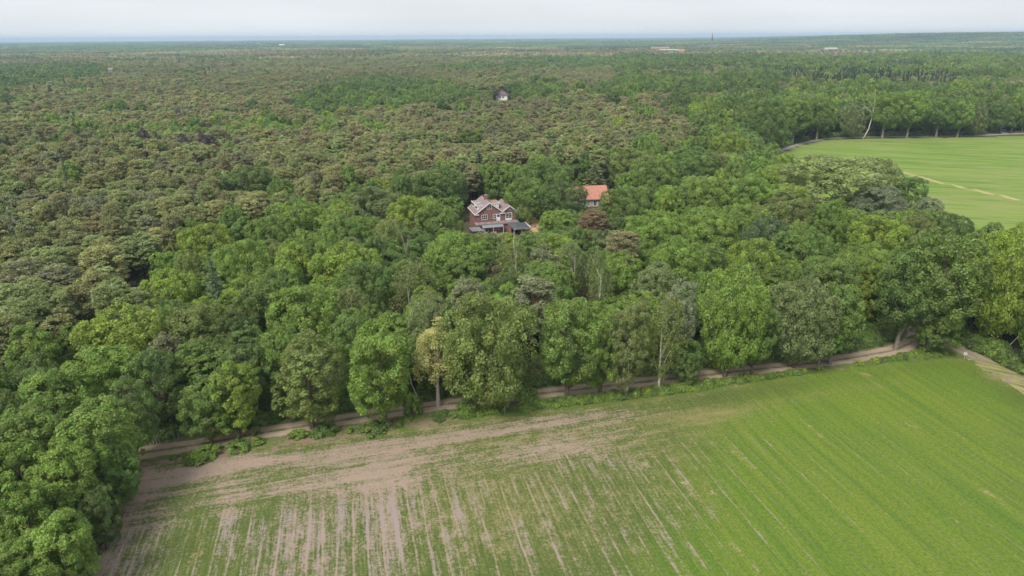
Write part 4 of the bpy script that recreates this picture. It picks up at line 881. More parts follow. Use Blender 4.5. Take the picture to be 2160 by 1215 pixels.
# ---------------------------------------------------------------- the trees one can point at
# (form, photo x, photo y of the top, crown width in photo px, height m or ground pixel (x, y), leaf colour, label, short name)
HERO = [
 # along the track, each standing where its trunk meets the ground
 ('oak', 428, 800, 105, (440, 940), 'mid', 'low rounded tree leaning over the left end of the track', 'low round tree at the left end of the track'),
 ('ash', 497, 762, 108, (497, 926), 'lime', 'bright yellow-green tree with a bare thin trunk beside the track, near the left fence posts', 'bright yellow-green trackside tree'),
 ('ash', 648, 704, 155, (645, 906), 'olive', 'tall feathery olive-green tree on the field side of the track, two ivy-clad stems', 'feathery olive tree by the track'),
 ('oak', 793, 672, 155, (816, 897), 'bright', 'full rounded vivid green oak by the track, left of the yellowing tree', 'vivid green round oak'),
 ('thin', 905, 682, 105, (938, 856), 'yellow', 'sparse yellowing half-dead tree with pale trunk by the track', 'sparse yellowing tree'),
 ('ash', 1035, 618, 205, (1028, 862), 'olive', 'very broad olive-yellow tree in front of the wood, right of the sparse yellowing tree', 'broad olive-yellow tree'),
 ('oak', 1215, 628, 150, (1180, 840), 'mid', 'broad mid-green oak overhanging the track, right of the very broad olive tree', 'broad oak over the track'),
 ('oak', 1278, 668, 90, (1258, 832), 'bright', 'narrow leafy tree with an ivy-covered trunk between the track and the field', 'narrow ivy-trunked tree'),
 ('ash', 1340, 634, 92, (1313, 838), 'tan', 'slim brownish-olive tree beside the track, just left of the weeping birch', 'slim brownish-olive tree'),
 ('birch', 1403, 624, 85, (1392, 820), 'olive', 'weeping yellow-green birch with white bark and an ivy-wrapped foot by the track', 'weeping trackside birch'),
 ('oak', 1440, 712, 85, (1444, 812), 'deep', 'small dark green tree at the foot of the weeping birch, beside the track', 'small dark tree by the birch'),
 ('ash', 1440, 588, 85, 17, 'silver', 'pale silvery poplar standing up behind the weeping birch', 'pale silvery poplar'),
 ('oak', 1545, 556, 145, (1540, 796), 'bright', 'large mid-green oak at the bend of the green field edge, right of the pale poplar', 'large oak right of the poplar'),
 ('oak', 1610, 640, 90, (1578, 790), 'mid', 'leafy oak with low branches hanging over the dark shelter by the track', 'oak over the dark shelter'),
 ('ash', 1700, 590, 150, (1678, 776), 'grey', 'dull grey-olive tree leaning over the track right of the dark shelter', 'grey-olive leaning tree'),
 ('high', 1735, 660, 90, (1737, 772), 'mid', 'short green tree with a grey double trunk standing on the right half of the verge', 'double-trunked verge tree'),
 ('high', 1775, 598, 110, (1754, 768), 'mid', 'green oak with a straight pale trunk on the verge right of the grey-olive tree', 'pale-trunked verge oak'),
 ('high', 1895, 520, 135, (1934, 746), 'deep', 'dark green oak with a stout pale trunk beside the bend of the track', 'stout oak at the track bend'),
 ('high', 2010, 488, 170, (1957, 744), 'mid', 'huge dark green oak filling the corner where the two tracks meet', 'huge dark corner oak'),
 ('oak', 1985, 640, 105, (1962, 742), 'mid', 'low leafy tree in front of the huge dark corner oak, at the track fork', 'low tree at the track fork'),
 ('oak', 2132, 470, 140, (2122, 734), 'lime', 'light yellow-green oak at the right edge, beside the side track', 'light oak at the right edge'),
 # dense wood at the left edge of the field
 ('oak', 62, 688, 125, 14, 'bright', 'bright oak at the far left, in front of the tall bare-stemmed pines', 'far left bright oak'),
 ('oak', 245, 650, 185, 14, 'lime', 'broad yellow-green chestnut-like crown above the left field corner, below the concrete rings', 'broad yellow-green chestnut'),
 ('oak', 210, 724, 160, 14, 'bright', 'fresh green oak crown directly below the broad yellow-green chestnut', 'fresh oak below the chestnut'),
 ('oak', 100, 775, 165, 14, 'bright', 'wide green oak crown left of the track end, near the left edge', 'wide oak left of the track end'),
 ('oak', 250, 800, 120, 13, 'deep', 'dark green oak crown overhanging the start of the track at the left', 'dark oak at the track start'),
 ('oak', 185, 858, 175, 14, 'bright', 'wide bright oak crown at the left corner of the field', 'wide oak at the field corner'),
 ('oak', 45, 860, 150, 14, 'mid', 'mid-green oak crown at the left edge, level with the field corner', 'mid oak at the left edge'),
 ('oak', 110, 945, 160, 13, 'bright', 'bright oak crown at the left border of the bare field, below the field corner', 'bright oak at the left border'),
 ('oak', 225, 935, 110, 10, 'deep', 'small dark oak leaning out over the bare field corner at the left', 'small dark corner oak'),
 ('oak', 20, 1010, 150, 13, 'bright', 'oak crown cut off by the left edge in the lower part of the wood', 'cut-off oak at lower left'),
 ('oak', 105, 1085, 150, 11, 'bright', 'lowest full oak crown at the bottom left, beside the field', 'lowest oak at bottom left'),
 ('oak', 20, 1150, 140, 9, 'mid', 'oak crown in the bottom left corner, half out of the picture', 'bottom left corner oak'),
 ('oak', 195, 1035, 90, 8, 'dark', 'dark low tree on the left border of the field, below the field corner', 'dark low border tree'),
 # the wood behind the track, left half
 ('oak', 405, 645, 130, 14, 'olive', 'chestnut-like tree with drooping yellowish leaves left of the small grey pine', 'drooping chestnut'),
 ('pine', 338, 700, 60, 12, 'pinegrey', 'small grey pine squeezed among green oaks left of the track', 'small grey pine among oaks'),
 ('spruce', 443, 548, 70, 15, 'sprucelight', 'single light green spruce with drooping tiers among broadleaved trees at the left', 'single light spruce'),
 ('oak', 350, 572, 125, 12, 'lime', 'round tree with yellow shoots right of the two concrete rings', 'round tree right of the concrete rings'),
 ('oak', 430, 470, 120, 15, 'lime', 'bright lime-green oak at the border of the pine wood, left half', 'lime oak at the pine border'),
 ('oak', 510, 505, 130, 15, 'bright', 'fresh green oak right of the lime oak at the pine border', 'fresh oak right of the lime oak'),
 ('oak', 520, 350, 110, 16, 'dark', 'very dark green round oak standing alone among the pines at the left', 'very dark oak among pines'),
 ('oak', 620, 420, 125, 15, 'bright', 'bright green oak at the front of the pines, left of the bundle of dead stems', 'oak left of the dead stems'),
 ('ash', 790, 392, 125, 16, 'grey', 'smooth grey-green domed tree in front of the pines, left of the brick house', 'grey-green domed tree'),
 ('oak', 870, 412, 110, 15, 'lime', 'yellow-green oak right of the grey-green domed tree', 'yellow-green oak by the domed tree'),
 ('oak', 925, 430, 100, 14, 'mid', 'mid-green oak close to the left wall of the brick house', 'oak beside the brick house'),
 ('oak', 925, 352, 120, 16, 'deep', 'dark spreading oak behind and left of the brick house', 'dark oak behind the brick house'),
 ('birch', 812, 456, 80, 15, 'olive', 'pale olive birch in the wood left of the brick house', 'pale olive birch'),
 ('oak', 725, 516, 160, 15, 'lime', 'wide yellow-green oak halfway between the pines and the track, left of centre', 'wide yellow-green oak'),
 ('oak', 955, 490, 140, 15, 'bright', 'broad bright oak directly in front of the brick house, left of the sandy patch', 'broad oak before the brick house'),
 ('oak', 985, 528, 110, 13, 'mid', 'leafy oak beside the small sandy patch in front of the brick house', 'oak beside the sandy patch'),
 ('birch', 860, 552, 105, 15, 'tan', 'large brownish-olive weeping birch in the middle of the wood, left of centre', 'large brownish birch'),
 ('birch', 735, 598, 80, 14, 'tan', 'brownish weeping birch with two tops in front of the wide yellow-green oak', 'two-topped brownish birch'),
 ('oak', 770, 550, 130, 15, 'deep', 'deep green oak between the two brownish birches', 'deep oak between the birches'),
 ('oak', 640, 600, 165, 15, 'bright', 'huge bright oak crown of many domes left of the two-topped birch', 'many-domed bright oak'),
 ('oak', 735, 660, 110, 14, 'mid', 'mid-green oak crown just behind the vivid green round oak', 'oak behind the vivid oak'),
 ('oak', 905, 625, 100, 14, 'grey', 'grey-green crown just behind the sparse yellowing tree', 'grey crown behind the yellowing tree'),
 ('pine', 985, 590, 75, 14, 'pinegrey', 'grey pine standing behind the very broad olive tree', 'grey pine behind the olive tree'),
 ('oak', 560, 455, 100, 14, 'mid', 'mid-green oak crown at the pine border, left of the bundle of dead stems', 'mid oak at the pine border'),
 # the wood behind the track, right half
 ('pine', 1125, 582, 95, 16, 'pinegrey', 'silver-grey pine with a bare reddish trunk in the middle of the wood', 'silver-grey pine'),
 ('pine', 1150, 515, 60, 14, 'pinegrey', 'greyish pine in front of the carport of the brick house', 'greyish pine before the carport'),
 ('birch', 1085, 510, 85, 14, 'olive', 'birch with thin hanging twigs beside the crooked bare white stem', 'birch by the crooked stem'),
 ('pine', 1255, 444, 105, 13, 'rust', 'reddish-brown dying pine in front of the orange-roofed house', 'reddish-brown pine'),
 ('pine', 1315, 488, 75, 14, 'pinebrown', 'narrow grey-brown pine right of the reddish-brown pine', 'narrow grey-brown pine'),
 ('oak', 1178, 494, 105, 13, 'lime', 'lime-green oak below the carport of the brick house', 'lime oak below the carport'),
 ('oak', 1275, 485, 65, 12, 'grey', 'small blue-green tree between the reddish-brown and the grey-brown pine', 'small tree between two pines'),
 ('birch', 1212, 510, 75, 14, 'grey', 'soft grey-green birch left of the tall birch with a white stem', 'soft grey birch'),
 ('birch', 1268, 528, 60, 18, 'grey', 'tall slim birch with a long bare white lower stem in the middle of the wood', 'tall white-stemmed birch'),
 ('oak', 1308, 548, 90, 14, 'bright', 'bright oak just right of the tall slim white-stemmed birch', 'oak right of the tall birch'),
 ('oak', 1385, 560, 105, 14, 'grey', 'dull grey-green oak behind the slim brownish-olive tree', 'grey oak behind the slim tree'),
 ('oak', 1385, 446, 125, 15, 'bright', 'rounded fresh green oak right of the reddish-brown pine', 'fresh oak right of the brown pine'),
 ('oak', 1435, 505, 130, 15, 'bright', 'green oak with dark gaps in the middle of the right-hand wood', 'oak with dark gaps'),
 ('oak', 1500, 448, 130, 15, 'bright', 'bright full oak above the oak with dark gaps', 'full oak above the gaps'),
 ('oak', 1598, 500, 120, 16, 'lime', 'tall yellowish oak right of the oak with dark gaps', 'tall yellowish oak'),
 ('oak', 1620, 458, 110, 15, 'blue', 'dark blue-green tree between yellowish oaks in the right-hand wood', 'dark blue-green tree'),
 ('oak', 1700, 480, 130, 15, 'mid', 'mid-green oak right of the tall yellowish oak', 'oak right of the yellowish oak'),
 ('oak', 1862, 455, 120, 15, 'lime', 'vivid lime oak behind the stout oak at the track bend', 'vivid lime oak'),
 ('oak', 1945, 448, 75, 15, 'olive', 'olive tree right of the vivid lime oak', 'olive tree by the lime oak'),
 ('oak', 2012, 452, 100, 13, 'dark', 'dark rounded tree at the near edge of the far meadow', 'dark tree at the meadow edge'),
 ('ash', 2082, 472, 90, 14, 'mid', 'green tree between the huge corner oak and the far meadow', 'tree between corner oak and meadow'),
 ('willow', 1780, 330, 235, 19, 'pale', 'huge pale wind-combed willow at the near corner of the far meadow', 'huge pale willow'),
 ('willow', 1880, 338, 85, 17, 'pale', 'willow top at the right shoulder of the huge pale willow', 'willow on the right shoulder'),
 ('willow', 1862, 395, 110, 13, 'silver', 'silver-leaved willow in front of the huge pale willow', 'silver willow'),
 ('willow', 1965, 416, 60, 11, 'silver', 'small silver-leaved willow beside the far meadow', 'small silver willow'),
 ('oak', 1925, 372, 75, 14, 'deep', 'dark round tree on the meadow edge right of the huge willow', 'dark tree right of the willow'),
 ('oak', 1335, 312, 105, 16, 'olive', 'olive-green tree at the front of the pines, right of the orange-roofed house', 'olive tree by the orange roof'),
 ('oak', 1385, 335, 140, 16, 'mid', 'wide green oak above the orange-roofed house, to its right', 'wide oak right of the orange roof'),
 ('oak', 1322, 395, 135, 14, 'mid', 'spreading oak whose branches touch the right end of the orange roof', 'oak touching the orange roof'),
 ('oak', 1470, 318, 125, 16, 'deep', 'deep green oak behind the wide oak right of the orange-roofed house', 'deep oak behind the wide oak'),
 ('oak', 1500, 375, 120, 15, 'bright', 'bright oak in the upper right wood, left of the huge willow', 'bright oak left of the willow'),
 ('oak', 1580, 372, 125, 15, 'bright', 'broad bright oak in the upper right wood, nearest the huge willow', 'broad oak nearest the willow'),
 ('oak', 1645, 345, 85, 14, 'lime', 'lime tree top at the left shoulder of the huge willow', 'lime tree left of the willow'),
 ('oak', 1540, 278, 100, 16, 'lime', 'yellow-green domed tree left of the far meadow corner', 'yellow-green dome by the meadow'),
 ('birch', 1500, 320, 65, 14, 'tan', 'pale tan birch between green oaks left of the far meadow', 'pale tan birch'),
 ('oak', 1150, 338, 140, 17, 'deep', 'very large dark oak standing between the brick house and the orange-roofed house', 'large oak between the two houses'),
 ('oak', 1112, 375, 95, 15, 'mid', 'left-hand crown between the two houses, close to the sandy bank', 'crown by the sandy bank'),
 ('oak', 1188, 385, 128, 14, 'dark', 'dark crown covering the left half of the orange-roofed house', 'dark crown before the orange roof'),
 ('oak', 992, 272, 60, 14, 'mid', 'lone green round tree among brown pines above the brick house', 'lone green tree among pines'),
 ('spruce', 1010, 318, 50, 17, 'spruce', 'dark pointed spruce behind the brick house', 'dark spruce behind the house'),
 ('spruce', 1255, 345, 70, 11.5, 'pinedark', 'dark conifer directly behind the orange roof', 'dark conifer behind the orange roof'),
 # purple-leaved and other odd ones in the pine wood
 ('oak', 300, 272, 38, 18, 'purple', 'dark purple-leaved beech in the pine wood, leftmost of the purple trees', 'leftmost purple beech'),
 ('oak', 385, 283, 36, 18, 'purple', 'purple-leaved beech in the pine wood, second purple tree from the left', 'second purple beech'),
 ('oak', 428, 275, 46, 19, 'purple', 'largest purple-leaved beech in the pine wood, right of the other purple trees', 'largest purple beech'),
 ('oak', 372, 233, 24, 15, 'purple', 'small purple-leaved beech farther back in the pine wood', 'small purple beech'),
 ('oak', 38, 222, 48, 15, 'lime', 'glowing lime-green tree at the left edge of the pine wood', 'glowing lime tree at the left edge'),
 ('oak', 40, 206, 60, 16, 'bright', 'light green tree just behind the glowing lime tree at the left edge', 'light tree behind the lime tree'),
 ('spruce', 52, 262, 34, 17, 'spruce', 'dark spruce at the left, in front of the purple beeches', 'dark spruce at the left'),
 ('spruce', 12, 285, 36, 17, 'spruce', 'dark spruce at the left edge of the picture', 'dark spruce at the left edge'),
 ('spruce', 103, 180, 30, 20, 'spruce', 'tall dark spruce beside the white roof in the pine wood', 'tall spruce by the white roof'),
 ('spruce', 120, 190, 26, 18, 'blue', 'second dark spruce beside the white roof in the pine wood', 'second spruce by the white roof'),
 ('pine', 290, 494, 95, 14, 'pinegreen', 'broad umbrella-shaped pine behind the two concrete rings', 'umbrella pine by the rings'),
 ('pine', 205, 520, 90, 15, 'pine', 'large pine left of the umbrella-shaped pine, near the concrete rings', 'large pine near the rings'),
 ('pine', 120, 556, 95, 14, 'pinegrey', 'grey-green pine with an orange lower trunk at the left', 'orange-trunked pine'),
 ('pine', 45, 545, 90, 15, 'pinegrey', 'tall grey-green pine with a long bare trunk at the far left', 'long-trunked pine'),
 # old trees of the avenue beyond the far meadow
 ('oak', 1605, 208, 95, (1640, 322), 'deep', 'old dark tree where the avenue meets the left corner of the far meadow', 'avenue tree at the meadow corner'),
 ('high', 1668, 205, 70, (1690, 305), 'mid', 'old tall tree of the avenue beyond the meadow, left end of the row', 'left end of the avenue'),
 ('high', 1722, 204, 62, (1738, 296), 'mid', 'avenue tree beyond the meadow, second clump from the left', 'second avenue clump'),
 ('ash', 1800, 222, 48, (1800, 293), 'grey', 'slender light tree of the avenue beside the white leaning dead birch', 'slender tree by the dead birch'),
 ('high', 1872, 192, 68, (1868, 292), 'bright', 'broad bright avenue tree right of the white leaning dead birch', 'avenue tree right of the dead birch'),
 ('high', 1925, 190, 68, (1920, 291), 'bright', 'broadest avenue tree beyond the middle of the meadow', 'broadest avenue tree'),
 ('high', 1982, 204, 62, (1985, 290), 'mid', 'avenue tree beyond the meadow, left of the yellowish one', 'avenue tree left of the yellowish one'),
 ('high', 2030, 212, 52, (2025, 290), 'bright', 'avenue tree beyond the meadow, touching the yellowish one', 'avenue tree at the yellowish one'),
 ('ash', 2056, 225, 44, (2066, 288), 'tan', 'yellowish-brown thin tree near the right end of the avenue', 'yellowish avenue tree'),
 ('oak', 2105, 208, 75, (2092, 279), 'deep', 'dark broad tree above the parked car beyond the meadow', 'dark tree above the parked car'),
 ('oak', 2150, 205, 65, (2150, 276), 'mid', 'avenue tree at the right edge of the picture', 'avenue tree at the right edge'),
]
NAME = {'oak': ('broadleaf_tree', 'tree'), 'ash': ('broadleaf_tree', 'tree'), 'thin': ('broadleaf_tree', 'tree'), 'high': ('broadleaf_tree', 'tree'), 'wide': ('broadleaf_tree', 'tree'), 'willow': ('willow_tree', 'tree'),
        'pine': ('pine_tree', 'pine'), 'spruce': ('spruce_tree', 'spruce'), 'birch': ('birch_tree', 'birch')}
N_IND = {}
def place_tree(form, k, x, y, h, wid, tint, label, group=None, rz=0.0, z=0.0):
    F = FORM[form][k % len(FORM[form])]; name, cat = NAME[form]
    root = empty(name, (x, y, z), rz, label, cat, group)
    sx, sz = wid / F['W'], h / F['H']
    N_IND[name] = N_IND.get(name, 0) + 1
    for part in ('trunk', 'crown'):
        o = link(part, F[part], root); o.scale = (sx, sx, sz)
        if part == 'trunk': o.scale = (.5 * (sx + sz) if form != 'pine' else sx, .5 * (sx + sz) if form != 'pine' else sx, sz)
        o['tint'] = [float(c) for c in tint]
    return root

def jtint(base, rs, a=.10):
    b = np.array(base) * (1 + a * rs.randn()); b[0] *= 1 + .5 * a * rs.randn(); b[2] *= 1 + .5 * a * rs.randn(); return np.clip(b, .015, .5)

HP = []                                                                   # hero x, y, radius, height, top pixel, short
hr = np.random.RandomState(5)
for i, (form, px, py, wpx, hh, tn, label, short) in enumerate(HERO):
    if isinstance(hh, tuple):
        b = at(*hh); D = math.hypot(b[0], b[1])
        q = at(px, py, 0.0); dq = q - CAM; t = D / math.hypot(dq[0], dq[1]); h = float((CAM + dq * t)[2])
        pxx = (px * .75 + hh[0] * .25)
        top = CAM + dq * t; x, y = b[0] * .45 + top[0] * .55, b[1] * .45 + top[1] * .55
    else:
        h = float(hh); x, y, _ = at(px, py, h)
    dep = (np.array([x, y, h * .6]) - CAM) @ _f
    wid = wpx * dep / FOC
    if form == 'pine': wid = min(wid, h * .62)
    if form in ('oak', 'ash'):
        wid = min(wid, h * 1.05 + 1.5)
        if wid > 11.2: form = 'wide'
    place_tree(form, i * 3 + 1, x, y, h, wid, jtint(TINT[tn], hr, .05), label, rz=hr.rand() * 6.28)
    HP.append((x, y, wid / 2, h, px, py, short, form))
HX = np.array([[p[0], p[1], p[2], p[3], p[4], p[5]] for p in HP])

# ---------------------------------------------------------------- the rest of the forest
B1 = [(-900, 1500), (-900, 730), (-400, 730), (0, 700), (60, 690), (180, 640), (300, 645), (312, 590), (340, 560), (350, 500), (400, 450), (470, 432), (560, 420), (640, 405), (720, 402), (760, 385), (830, 382), (870, 350), (960, 352), (985, 400), (1070, 372), (1085, 332), (1230, 325), (1240, 382), (1290, 332), (1330, 302), (1420, 287), (1500, 267), (1440, 250), (1480, 225), (1560, 207), (1660, 197), (1800, 187), (2000, 195), (2160, 200), (3200, 205), (3200, 1500)]
B2 = [(610, 225), (640, 195), (700, 180), (780, 165), (900, 165), (960, 180), (1040, 190), (1100, 172), (1190, 165), (1200, 195), (1100, 215), (1030, 222), (960, 215), (870, 225), (760, 235), (680, 245)]
B3 = [(1190, 187), (1300, 170), (1400, 165), (1460, 172), (1640, 160), (1640, 185), (1500, 200), (1400, 197), (1270, 202)]
B4 = [(-900, 150), (0, 130), (140, 125), (230, 140), (230, 160), (120, 176), (0, 192), (-900, 230)]
B5 = [(900, 142), (1010, 132), (1180, 126), (1320, 128), (1300, 140), (1150, 145), (1000, 152)]
MIXR = [(1430, 132), (2160, 100), (3200, 95), (3200, 190), (2000, 168), (1700, 152), (1460, 160)]
S1 = [(1610, 150), (1700, 130), (1900, 128), (2020, 150), (2010, 180), (1850, 182), (1700, 176)]

# sight lines that the photo leaves open: (x0, x1, y0, y1, distance of what is seen)
OPEN = [(1000, 1122, 408, 492, 207), (1236, 1284, 389, 437, 240), (1044, 1075, 190, 212, 630), (268, 306, 585, 612, 168), (1030, 1056, 548, 574, 160), (102, 112, 229, 242, 425),
        (1650, 2200, 280, 325, 395), (1690, 1900, 296, 345, 300), (1930, 2200, 296, 405, 250), (2040, 2250, 380, 472, 225), (1093, 1130, 441, 480, 218), (228, 238, 144, 152, 960), (40, 100, 620, 690, 112), (100, 105, 620, 660, 118), (1122, 1130, 640, 690, 118), (1258, 1268, 570, 640, 128)]
HOUSE_KEEP = []                                                           # (x, y, radius) round the buildings
_h = at(1060, 478, 0); 
for u_, v_, r_ in ((0, 3, 7), (6, 4, 9), (12, 4, 7), (4, -7, 7), (11, -7, 7), (18, 0, 6), (19, 7, 6), (-1, 9, 5), (12, 11, 5)): HOUSE_KEEP.append((HO[0] + math.cos(HT) * u_ - math.sin(HT) * v_, HO[1] + math.sin(HT) * u_ + math.cos(HT) * v_, r_))
for u_, v_, r_ in ((-3, 2, 6), (0, -3, 6), (-9, 3, 5), (-4, -6, 4)): HOUSE_KEEP.append((30.1 + u_, 230.7 + v_, r_))
for px_, py_, r_ in ((1060, 478, 12.5), (1035, 470, 11), (1100, 490, 9), (1020, 492, 6), (1030, 450, 10), (1248, 436, 8.5), (1225, 436, 6), (1265, 430, 7)): HOUSE_KEEP.append((*XY(px_, py_), r_))
_wh = at(1060, 192, 9)[:2]; HOUSE_KEEP += [(_wh[0], _wh[1], 11), (_wh[0], _wh[1] - 14, 9), (_wh[0], _wh[1] - 28, 8)]; _wr = at(108, 235, 11.5)[:2]; HOUSE_KEEP.append((*_wr, 7)); _rg = XY(286, 608); HOUSE_KEEP.append((*_rg, 4.5)); HOUSE_KEEP.append((*XY(1608, 748), 4)); HOUSE_KEEP.append((*XY(1042, 566), 3))

def candidates(spacing, r0, r1, seed, jit=.42):
    rs = np.random.RandomState(seed); ymax = r1; xs = np.arange(-r1, r1, spacing); ys = np.arange(-20, r1, spacing * .87)
    X, Y = np.meshgrid(xs, ys); X = X + (np.arange(len(ys)) % 2)[:, None] * spacing / 2
    X = X.ravel() + (rs.rand(X.size) - .5) * 2 * jit * spacing; Y = Y.ravel() + (rs.rand(Y.size) - .5) * 2 * jit * spacing
    d = np.hypot(X, Y); a = np.abs(np.arctan2(X, np.maximum(Y, 1e-3)))
    k = (d >= r0) & (d < r1) & ((a < math.radians(41)) | (d < 170)) & (a < math.radians(80))
    return X[k], Y[k]

def classify(X, Y, z=13.0):
    """0 pine, 1 broadleaf, 2 spruce"""
    px, py, w = prj(np.stack([X, Y, np.full(len(X), z)], 1))
    s = np.clip((py - 80) / 300, .04, 1)
    px = px + (vnoise(X / 17, Y / 17) - .5) * 90 * s; py = py + (vnoise(X / 15 + 20, Y / 15) - .5) * 44 * s
    n = vnoise(X / 34 + 7, Y / 34 + 3); n2 = vnoise(X / 140 + 31, Y / 140); rr = np.random.RandomState(len(X)).rand(len(X))
    c = np.zeros(len(X), int)
    c[(n > .79) & (rr < .75)] = 1; c[rr < .05] = 1
    c[inpoly(px, py, MIXR) & ((n2 + .35 * (n - .5)) > .40)] = 1
    c[(py < 128) & ((n2 + .3 * (n - .5)) > np.where(px > 1150, .36, .52))] = 1
    c[(py < 150) & (px > 1300) & (n2 > .42)] = 1
    for P in (B1, B2, B3, B4, B5): c[inpoly(px, py, P)] = 1
    c[inpoly(px, py, S1) & (rr < .45)] = 2
    c[(c == 0) & (rr > .992) & (px < 500)] = 2
    return c, px, py

def blocked(X, Y, margin):
    b = inpoly(X, Y, FIELD1) | inpoly(X, Y, FIELD2)
    b |= dist_path(X, Y, F1_TOP) < margin; b |= dist_path(X, Y, F1_LEFT + [_lend]) < 2.2
    b |= dist_path(X, Y, TRACK) < 3.4; b |= dist_path(X, Y, TRACK2) < 4.0; b |= dist_path(X, Y, ROAD2) < 5.0; b |= dist_path(X, Y, ROAD2B) < 4.5
    b |= dist_path(X, Y, F2_FAR) < 4; b |= dist_path(X, Y, F2_NEAR) < 2.0
    for hx, hy, hrd in HOUSE_KEEP: b |= np.hypot(X - hx, Y - hy) < hrd
    return b

TREES = []                                                                # rows: cls, x, y, h, w, tint(3)
def fill(r0, r1, sp_b, sp_p, seed):
    out = []
    for cls, sp in ((1, sp_b), (0, sp_p), (2, sp_p * .9)):
        X, Y = candidates(sp, r0, r1, seed + cls); c, px, py = classify(X, Y)
        k = (c == cls) & ~blocked(X, Y, 2.5); X, Y, px, py = X[k], Y[k], px[k], py[k]; n = len(X)
        rs = np.random.RandomState(seed + 50 + cls)
        if cls == 1: h = 13.3 + 2.2 * rs.randn(n) + 2.5 * (vnoise(X / 45, Y / 45) - .5) + 5.5 * ((py < 260) & (px > 1300)); w = sp * (1.30 + .24 * rs.randn(n)).clip(.85, 1.75)
        elif cls == 0: h = 13.6 + 1.6 * rs.randn(n) + 2.5 * (vnoise(X / 60, Y / 60) - .5); w = sp * (1.30 + .22 * rs.randn(n)).clip(.9, 1.9)
        else: h = 16.5 + 2.2 * rs.randn(n); w = 4.6 + .7 * rs.randn(n)
        h = np.maximum(h, 7); d = np.hypot(X, Y)
        if r0 < 400 and len(HX):                                          # keep clear of the named trees
            dd = np.hypot(X[:, None] - HX[None, :, 0], Y[:, None] - HX[None, :, 1]) - HX[None, :, 2] * .8 - w[:, None] * .22
            k = dd.min(1) > 0; X, Y, h, w, px, py, d = (v[k] for v in (X, Y, h, w, px, py, d)); n = len(X)
            # a named tree must stay in sight: lower what stands right in front of its crown
            tx, ty, _ = prj(np.stack([X, Y, h], 1)); wp = w * FOC / np.maximum(d, 20)
            for hx, hy, hrd, hh, hpx, hpy in HX:
                hd = math.hypot(hx, hy); dep = hd; hwp = hrd * FOC / dep
                f = (d < hd - 1) & (np.abs(tx - hpx) < hwp * .75 + wp * .4) & (d > hd - 60)
                lim_y = hpy + hwp * 1.05
                for j in np.nonzero(f)[0]:
                    if ty[j] < lim_y:
                        q = at(tx[j], lim_y, 0) - CAM; h[j] = max(5.5, min(h[j], CAM_H + q[2] * d[j] / math.hypot(q[0], q[1])))
            tx, ty, _ = prj(np.stack([X, Y, h], 1))
        tx, ty, _ = prj(np.stack([X, Y, h], 1)); wp = w * FOC / np.maximum(d, 20); keep = np.ones(n, bool)
        for x0, x1, y0, y1, dd in OPEN:
            gx, gy, _ = prj(np.stack([X, Y, 0 * X], 1))
            f = (d < dd) & (tx + wp * .55 > x0) & (tx - wp * .55 < x1) & (ty < y1) & (gy > y0)
            for j in np.nonzero(f)[0]:
                q = at(tx[j], y1, 0) - CAM; nh = CAM_H + q[2] * d[j] / math.hypot(q[0], q[1])
                if nh < 4.5: keep[j] = False
                else: h[j] = min(h[j], nh)
        X, Y, h, w, px, py = (v[keep] for v in (X, Y, h, w, px, py)); n = len(X)
        w = np.minimum(w, h * .95)
        # colour: patches of kin, then the single tree
        T = np.zeros((n, 3)); nz = vnoise(X / 26 + 11, Y / 26 + 17); nf = vnoise(X / 160 + 40, Y / 160 + 3)
        nm = []; qx, qy, _ = prj(np.stack([X, Y, 0 * X + 13], 1)); belt = (qy < 235) & (qx < 1660) & (rs.rand(n) < .75)
        for j in range(n):
            v = np.clip(nz[j] + .22 * rs.randn(), 0, .999)
            if cls == 1: t = ('deep', 'deep', 'mid', 'mid', 'bright', 'mid', 'bright', 'lime', 'bright')[int(v * 9)] if rs.rand() > .14 else ('grey', 'olive', 'dark', 'tan')[rs.randint(4)]
            elif cls == 0:
                far = sstep(150, 420, math.hypot(X[j], Y[j])) * .6
                t = 'pinebrown' if rs.rand() < far * (.5 + .6 * nf[j]) else ('pinedark', 'pine', 'pinegreen', 'pine', 'pinegreen', 'pinegrey')[int(v * 6)]
            else: t = 'spruce' if rs.rand() < .7 else 'blue'
            if cls == 1 and belt[j]: t = ('deep', 'deep', 'mid', 'dark')[rs.randint(4)]
            nm.append(t); T[j] = jtint(TINT[t], rs, .09 if cls else .06)
        T *= (0.84 + .32 * vnoise(X / 75 + 13, Y / 75 + 29))[:, None]
        z = ground_z(X, Y)
        out.append((cls, X, Y, h, w, T, nm, z))
    return out

NEAR = fill(0, 420, 6.7, 4.6, 1000)
MIDF = fill(420, 950, 7.4, 5.2, 2000)
FARF = fill(950, 1650, 9.0, 7.0, 3000)

